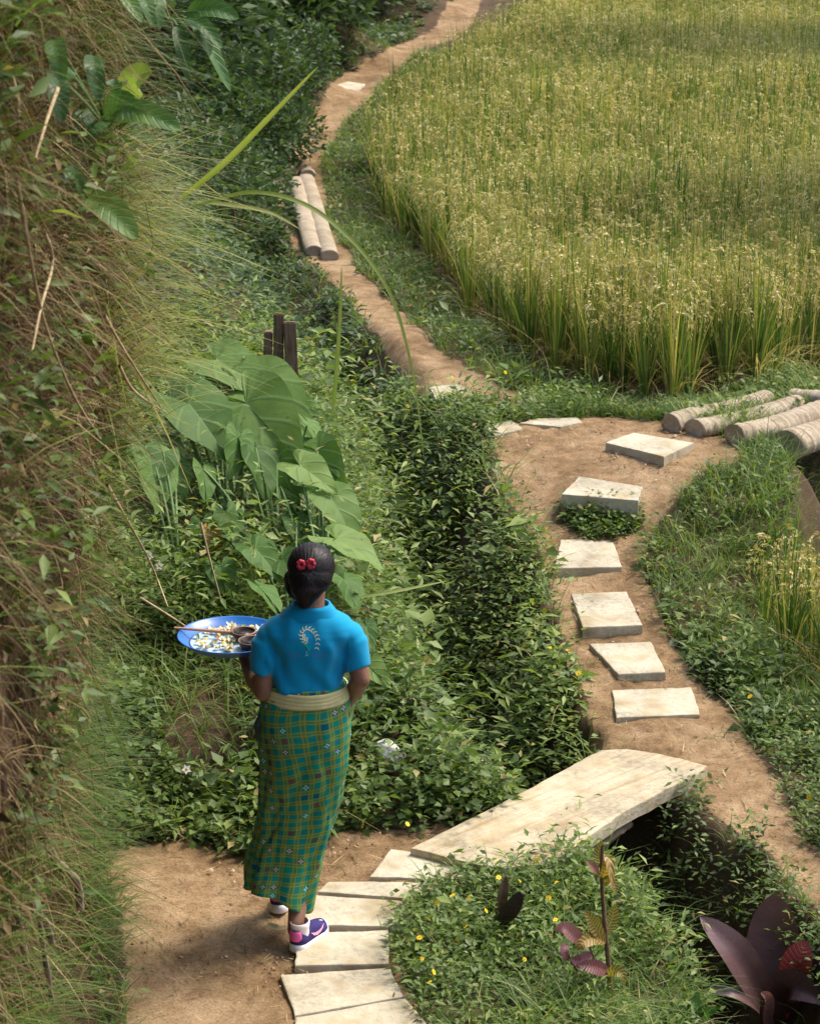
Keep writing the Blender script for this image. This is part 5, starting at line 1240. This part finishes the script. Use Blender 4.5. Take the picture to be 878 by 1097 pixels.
# frayed knot edge at the left hip
bm = bmesh.new(); add_limb(bm, [PX(283, 766, 8.17), PX(277, 776, 8.16), PX(275, 792, 8.16)], [.020, .017, .004]); kn = fuse('cloth_end', bm, .004, 2, plain('dark_cloth', (.05, .06, .05), .9, .1), who)
# sash
M_sash = plain('ochre_sash', (.56, .51, .25), .85, .15, .12, 30)
V = []; nS2 = 96
for i, ky in enumerate(np.linspace(745.5, 761, 14)):
    l, r = np.interp(ky, [745, 761], [286, 282]), np.interp(ky, [745, 761], [371, 373.5]); b = np.interp(ky, [745, 761], [.110, .117])
    L_, R_ = PX(l, ky), PX(r, ky); t_ = np.arange(nS2)/nS2*2*np.pi; q = (i-6.5)/6.5
    rad = .998+.010*(1-q**4)+.009*np.sin(i*1.9+2.5*np.sin(t_*2+1))
    L_.z = PX(l, ky, 8.2-b).z
    V.append(np.stack([(L_.x+R_.x)/2+(R_.x-L_.x)/2*np.cos(t_)*rad, 8.2+b*np.sin(t_)*rad, L_.z+.007*np.cos(t_)+.004*np.sin(2*t_)+0*t_], 1))
V = np.concatenate(V); F = [(i*nS2+k, i*nS2+(k+1) % nS2, (i+1)*nS2+(k+1) % nS2, (i+1)*nS2+k) for i in range(13) for k in range(nS2)]
sa = link('sash', np_mesh('sash', V, np.array(F)), M_sash, who); q_ = sa.modifiers.new('cloth', 'SOLIDIFY'); q_.thickness = .005
# hair
def hair_mat():
    t = NT('black_hair'); n = t.noise(1, 6, .7, stretch=(90, 90, 10)); c = t.ramp(n, [(.35, (.006, .005, .007)), (.7, (.03, .022, .024))]); return t.fin(c, .6, .3)
M_hair = hair_mat()
bm = bmesh.new()
add_ball(bm, PX(333.5, 606, 8.2), (.085, .093, .082)); add_ball(bm, PX(332, 618, 8.165), (.079, .070, .068)); add_ball(bm, PX(329, 629, 8.14), (.060, .052, .050))
add_limb(bm, [PX(330, 620, 8.14), PX(327, 637, 8.135), PX(326, 645, 8.13)], [.05, .040, .024])
add_limb(bm, [PX(311, 618, 8.2), PX(312, 632, 8.19), PX(317, 641, 8.18)], [.022, .018, .006])
def strands(co, nr):
    th = np.arctan2(co[:, 0]-HC.x, co[:, 2]-HC.z+.03)
    return co+nr*(0.0008*np.sin(th*60+3*vnoise(co[:, 0]*25, co[:, 2]*25, 2))+.0015*vnoise(co[:, 0]*22, co[:, 2]*14, 4))[:, None]
hair = fuse('hair', bm, .005, 4, M_hair, who, strands)
hv = [v.co+Vector(who.location) for v in hair.data.vertices]; hb = BVHTree.FromPolygons(hv, [f.vertices[:] for f in hair.data.polygons])
acc = Acc(); knot = PX(328, 612, 8.09); nst = 2600
for k in range(nst):                    # combed strands running back to the knot
    a = hv[int(rng.integers(len(hv)))]; low = a.z < PX(0, 622).z
    tgt = (PX(326, 647, 8.13) if low else knot)+Vector(rng.normal(0, .008, 3)); pts = []
    for t in np.linspace(0, rng.uniform(.35, .85), 7):
        q = a.lerp(tgt, float(t)); h = hb.find_nearest(q); pts.append(np.array(h[0]+h[1]*(.0012+.0015*rng.random())))
    pts = np.array(pts)+rng.normal(0, .0004, (7, 3)); T_ = np.gradient(pts, axis=0); N_ = np.array([hb.find_nearest(Vector(x))[1] for x in pts]); S_ = np.cross(T_, N_); S_ /= np.linalg.norm(S_, axis=1, keepdims=True)+1e-9
    w_ = (.0011*np.sin(np.linspace(.3, 3.0, 7)))[:, None]
    Vv = np.stack([pts-S_*w_, pts+S_*w_], 1).reshape(-1, 3); i_ = np.arange(6)*2; acc.add(Vv, np.stack([i_, i_+1, i_+3, i_+2], 1), rng.random())
M_str = leaf_mat('hair_strand', [(0, (.004, .0035, .005)), (.7, (.013, .010, .012)), (1, (.026, .02, .021))], 0.0, .5, .3)
link('strands', acc.mesh('strands'), M_str, hair)['kind'] = 'stuff'
M_tie = plain('red_hair_tie', (.45, .03, .055), .6, .3, .25, 60)
for cx, cy, rr in ((322.5, 605, .013), (333, 604, .0135)):
    bm = bmesh.new(); c = PX(cx, cy, 8.088)
    for k in range(7):
        an = k/7*6.283; add_ball(bm, c+Vector((math.cos(an)*rr*.8, 0, math.sin(an)*rr*1.05)), (.0075, .0085, .0075), seg=10)
    fuse('hair_tie', bm, .0022, 2, M_tie, who)
# sneakers
M_sole = plain('white_rubber', (.76, .76, .78), .5, .3, .05); M_up = plain('navy_mesh', (.035, .025, .12), .8, .2, .25, 200); M_pink = plain('pink_trim', (.72, .12, .33), .6, .3, .08); M_lpink = plain('light_pink_trim', (.80, .38, .55), .6, .3, .05); M_sock = plain('white_sock', (.72, .66, .64), .9, .1, .06, 200)
def shoe(heel, ang, pitch, zg):
    """heel: rear end of the sole on the ground; ang: heading, 0 = away from the camera, + = to the right"""
    o = empty('sneaker', (heel.x, heel.y, zg)); o.parent = who; o.location = Vector((heel.x, heel.y, zg))-Vector(who.location)
    Rz = Matrix.Rotation(-ang, 4, 'Z') @ Matrix.Rotation(pitch, 4, 'X')
    o.rotation_euler = Rz.to_euler()
    o.name = 'sneaker'
    ys = np.linspace(0, 1, 26); L = .232
    hw = np.interp(ys, [0, .04, .12, .3, .5, .7, .85, .95, 1], [.010, .026, .034, .034, .034, .043, .041, .026, .006]); cxs = np.interp(ys, [0, .5, .8, 1], [0, .002, -.004, -.012])
    def loft(name, prof, mat, n=28):
        V = []
        for lvl in prof:
            for yy in np.concatenate([ys, ys[::-1]]): pass
        rings = []
        for zf, wf, yshift, yscale in prof:
            r = [Vector((cxs[i]+hw[i]*wf, (yshift+ys[i]*yscale)*L, zf(ys[i]))) for i in range(26)]+[Vector((cxs[i]-hw[i]*wf, (yshift+ys[i]*yscale)*L, zf(ys[i]))) for i in range(25, -1, -1)]
            rings.append(r)
        bm = bmesh.new(); add_rings(bm, rings); bmesh.ops.recalc_face_normals(bm, faces=bm.faces)
        for f in bm.faces: f.smooth = len(f.verts) == 4
        me = bpy.data.meshes.new(name); bm.to_mesh(me); bm.free(); return link(name, me, mat, o, keep_world=False)
    toe = lambda y: .018*np.clip((y-.75)/.25, 0, 1)**2
    loft('sole', [(lambda y: 0+toe(y), .93, .01, .98), (lambda y: .006+toe(y), 1.04, 0, 1), (lambda y: .020+toe(y), 1.02, .004, .99), (lambda y: .034-.012*y+toe(y), 1.0, .008, .985)], M_sole)
    top = lambda y: np.interp(y, [0, .12, .3, .42, .6, .8, 1], [.088, .078, .070, .085, .068, .048, .034])
    up = loft('upper', [(lambda y: .030-.012*y+toe(y), .98, .01, .975), (lambda y: .030-.012*y+(top(y)-.03)*.4+toe(y), .97, .006, .97), (lambda y: .030+(top(y)-.03)*.75+toe(y)*.5, .84, .012, .95), (lambda y: top(y), .62, .02, .93)], M_up)
    def curved(name, mat, pts, side, off=.0025):     # flat trim hugging the side of the shoe
        bm = bmesh.new(); vs = []
        for (yy, zz) in pts:
            w = np.interp(yy, ys, hw)*np.interp(zz, [.03, .05, .075, .09], [.985, .965, .86, .7])+off
            vs.append(bm.verts.new((np.interp(yy, ys, cxs)+side*w, yy*L+.002, zz)))
        f = bm.faces.new(vs); bmesh.ops.triangulate(bm, faces=[f])
        me = bpy.data.meshes.new(name); bm.to_mesh(me); bm.free(); link(name, me, mat, o, keep_world=False)
    for s in (-1, 1):
        curved('side_mark', M_lpink, [(.28, .062), (.40, .052), (.50, .050), (.58, .054), (.66, .066), (.62, .050), (.55, .039), (.46, .036), (.36, .044)], s)
    # heel patch, tongue loop
    rings = []
    for zz, k in ((.050, .8), (.062, 1.0), (.078, 1.0), (.088, .75)):
        rings.append([Vector((math.sin(t)*.0275*k*(.98 if zz < .07 else .93), .024-math.cos(t)*.0265*(1.0 if zz < .07 else .92), zz)) for t in np.linspace(-1.15, 1.15, 13)])
    bm = bmesh.new(); vs = [[bm.verts.new(p) for p in r] for r in rings]
    for a_, b_ in zip(vs[:-1], vs[1:]):
        for k in range(12): bm.faces.new((a_[k], a_[k+1], b_[k+1], b_[k]))
    for f in bm.faces: f.smooth = True
    me = bpy.data.meshes.new('heel_patch'); bm.to_mesh(me); bm.free(); hp = link('heel_patch', me, M_pink, o, keep_world=False); sd_ = hp.modifiers.new('t', 'SOLIDIFY'); sd_.thickness = .003; sd_.offset = 1
    bm = bmesh.new(); add_rings(bm, [circle((0, .055-z*.1, z), (0, 0, 1), r, 20, 1.15) for z, r in ((.055, .031), (.08, .031), (.095, .034), (.112, .0355), (.114, .032))], cap=False)
    for f in bm.faces: f.smooth = True
    me = bpy.data.meshes.new('sock'); bm.to_mesh(me); bm.free(); link('sock', me, M_sock, o, keep_world=False)
    return o
hr = G(309, 1020, .018); s1 = shoe(Vector((AR.x-.005, hr[1]-.01, 0)), R(28), 0, .018)
s2 = shoe(Vector((AL.x-.004, AL.y-.05, 0)), R(12), -R(7), .022)

# ------------------------------------------------------------------ tray of offerings
TR = .200; tz = TRC.z-.022
def lathe(name, prof, mat, c, n=64, parent=None, sx=1.0, cap=True):
    bm = bmesh.new(); add_rings(bm, [[Vector((c[0]+math.cos(t)*r*sx, c[1]+math.sin(t)*r, c[2]+z)) for t in np.arange(n)/n*6.28318] for r, z in prof], cap=cap); bmesh.ops.recalc_face_normals(bm, faces=bm.faces)
    for f in bm.faces: f.smooth = len(f.verts) == 4
    me = bpy.data.meshes.new(name); bm.to_mesh(me); bm.free(); return link(name, me, mat, parent)
tc_ = (TRC.x, TRC.y, tz)
tr_ = lathe('serving_tray', [(.150, -.004), (.165, 0), (.196, .026), (TR, .029), (TR+.001, .0315), (TR-.003, .0325), (.193, .029), (.163, .004), (.150, .002)], plain('blue_enamel', (.015, .12, .42), .3, .5, .15, 12), tc_)
tag(tr_, 'round blue tray of offerings held up on the left hand of the person', 'tray')
lathe('painted_base', [(.158, .0035), (.150, .0045), (.01, .0045)], plain('pale_enamel', (.45, .60, .74), .3, .5, .12, 10), tc_, parent=tr_)
M_bowl = plain('dark_brown_bowl', (.03, .015, .011), .45, .4, .3, 30); M_fill = plain('dark_sauce', (.018, .010, .008), .3, .5)
def bowl(dx, dy, r, lab):
    c = (TRC.x+dx, TRC.y+dy, tz+.005)
    b_ = lathe('bowl', [(r*.55, 0), (r*.85, .012), (r, .034), (r-.002, .036), (r-.006, .034), (r*.86, .026), (r*.75, .024)], M_bowl, c, 40)
    tag(b_, lab, 'bowl'); lathe('rim', [(r+.0006, .0335), (r-.001, .0370), (r-.005, .0355)], plain('worn_bowl_rim', (.24, .15, .11), .5, .3), c, 40, b_, cap=False); lathe('filling', [(r*.9, .0275), (.004, .028)], M_fill, c, 30, b_)
bowl(.045, .015, .047, 'dark bowl nearest the tray centre, left of the other two bowls'); bowl(.080, -.085, .050, 'dark bowl at the near rim of the tray'); bowl(.142, -.005, .040, 'dark bowl partly hidden by the blue shirt')
M_w = plain('cream_flower', (.62, .58, .42), .7, .2, .15, 30); M_gl = plain('offering_leaf', (.16, .26, .06), .6, .3, .3, 30); M_yl = plain('offering_yellow', (.66, .45, .07), .6, .3, .2); M_or = plain('offering_brown', (.32, .14, .05), .7, .2, .2)
made = 0; tries = 0; spots = []
while made < 46 and tries < 4000:
    tries += 1; an = rng.uniform(0, 6.28); rr = .140*math.sqrt(rng.random()); dx, dy = rr*math.cos(an), rr*math.sin(an)
    if any(math.hypot(dx-a_, dy-b_) < r_ for a_, b_, r_ in ((.045, .015, .06), (.08, -.085, .062), (.142, -.005, .05))): continue
    if any(math.hypot(dx-a_, dy-b_) < .016 for a_, b_ in spots): continue
    spots.append((dx, dy)); made += 1
    p = Vector((TRC.x+dx, TRC.y+dy, tz+.010)); kind = rng.random()
    bm = bmesh.new()
    if kind < .55:                       # small cream blossoms
        n_ = 5; acc = Acc(); az = np.arange(n_)/n_*6.28+rng.uniform(0, 6); d = np.stack([np.cos(az), np.sin(az), np.full(n_, .7)], 1)
        acc.add(*inst(LEAF_V*np.array([1.6, 1, -1.5]), LEAF_F, np.zeros((n_, 3))+np.array(p)+np.array([0, 0, .001]), frames(d, np.zeros(n_)), np.full(n_, .022*rng.uniform(.8, 1.4)), np.full(n_, .5)))
        o = link('offering_flower', acc.mesh('offering_flower'), M_w); tag(o, 'small cream blossom among the offerings on the tray', 'flower', 'offerings heaped on the tray', 'thing')
        add_ball(bm, p+Vector((0, 0, .006)), .0035, seg=8); me = bpy.data.meshes.new('flower_centre'); bm.to_mesh(me); bm.free(); link('flower_centre', me, M_yl, o)
    else:
        mt, lb = ((M_gl, 'small folded green leaf'), (M_yl, 'small yellow piece'), (M_or, 'small brown piece'))[int(rng.integers(3))]
        bm.free(); a_ = rng.uniform(0, 6.28); d = np.array([math.cos(a_), math.sin(a_), .12])*.03
        o = link('offering_piece', long_leaf('offering_piece', [np.array(p)-d/2, np.array(p)+np.array([0, 0, .008]), np.array(p)+d/2], .016, (0, 0, 1), .5, nv=8, nu=5), mt)
        tag(o, lb+' among the blossoms on the tray', 'offering', 'offerings heaped on the tray: '+lb, 'thing')
a, b = PX(189, 670, 8.40), PX(240, 678, 8.44); a.z = b.z = 0
st = [Vector((TRC.x-.215, TRC.y+.045, tz+.040)), Vector((TRC.x-.11, TRC.y+.035, tz+.0345)), Vector((TRC.x+.005, TRC.y+.02, tz+.030))]
tag(link('wooden_spoon', tube_mesh('wooden_spoon', catmull([tuple(v) for v in st], 16), np.linspace(.0045, .0075, 16)), plain('pinkish_wood', (.45, .25, .17), .7, .2, .15)), 'thin pinkish wooden stick lying across the tray rim', 'stick', kind='thing')

# ------------------------------------------------------------------ unseen trees added beyond the right edge to shade parts of the field
def unseen_shade_tree(x, y, h, rx, ry, label, n=8000, tx=2.2):
    t = empty('unseen_shade_tree', (x+tx, y+.8, 0)); tag(t, label, 'tree', kind='thing')
    d = rng.normal(0, 1, (n, 3)); d /= np.linalg.norm(d, axis=1, keepdims=True); r = rng.uniform(.2, 1, n)**.45
    p = d*r[:, None]*np.array([rx, ry, 1.3])+np.array([x, y, h]); k = fbm(p[:, 0]*1.1, p[:, 1]*1.1+p[:, 2]*.8, 5, 2) > -.12; p = p[k]
    acc = Acc(); acc.add(*inst(LEAF_V*np.array([1.5, 1, 1]), LEAF_F, p, frames(rng.normal(0, 1, (len(p), 3)), rng.normal(0, 1, len(p))), rng.uniform(.25, .5, len(p)), rng.random(len(p))*.8))
    link('crown', acc.mesh('crown'), M_coverd, t)
    link('trunk', tube_mesh('trunk', catmull([(x+tx, y+.8, -.3), (x+tx*.8, y+.6, h*.5), (x+.4, y+.1, h)], 14), np.linspace(.22, .07, 14), 10), M_bark, t)
unseen_shade_tree(9.6, 33.0, 7.0, 3.6, 2.6, 'unseen tall tree added outside the right edge to shade the back of the rice field')
unseen_shade_tree(8.2, 21.6, 7.0, 2.0, 2.6, 'unseen tall tree added outside the right edge to shade the right side of the rice field')
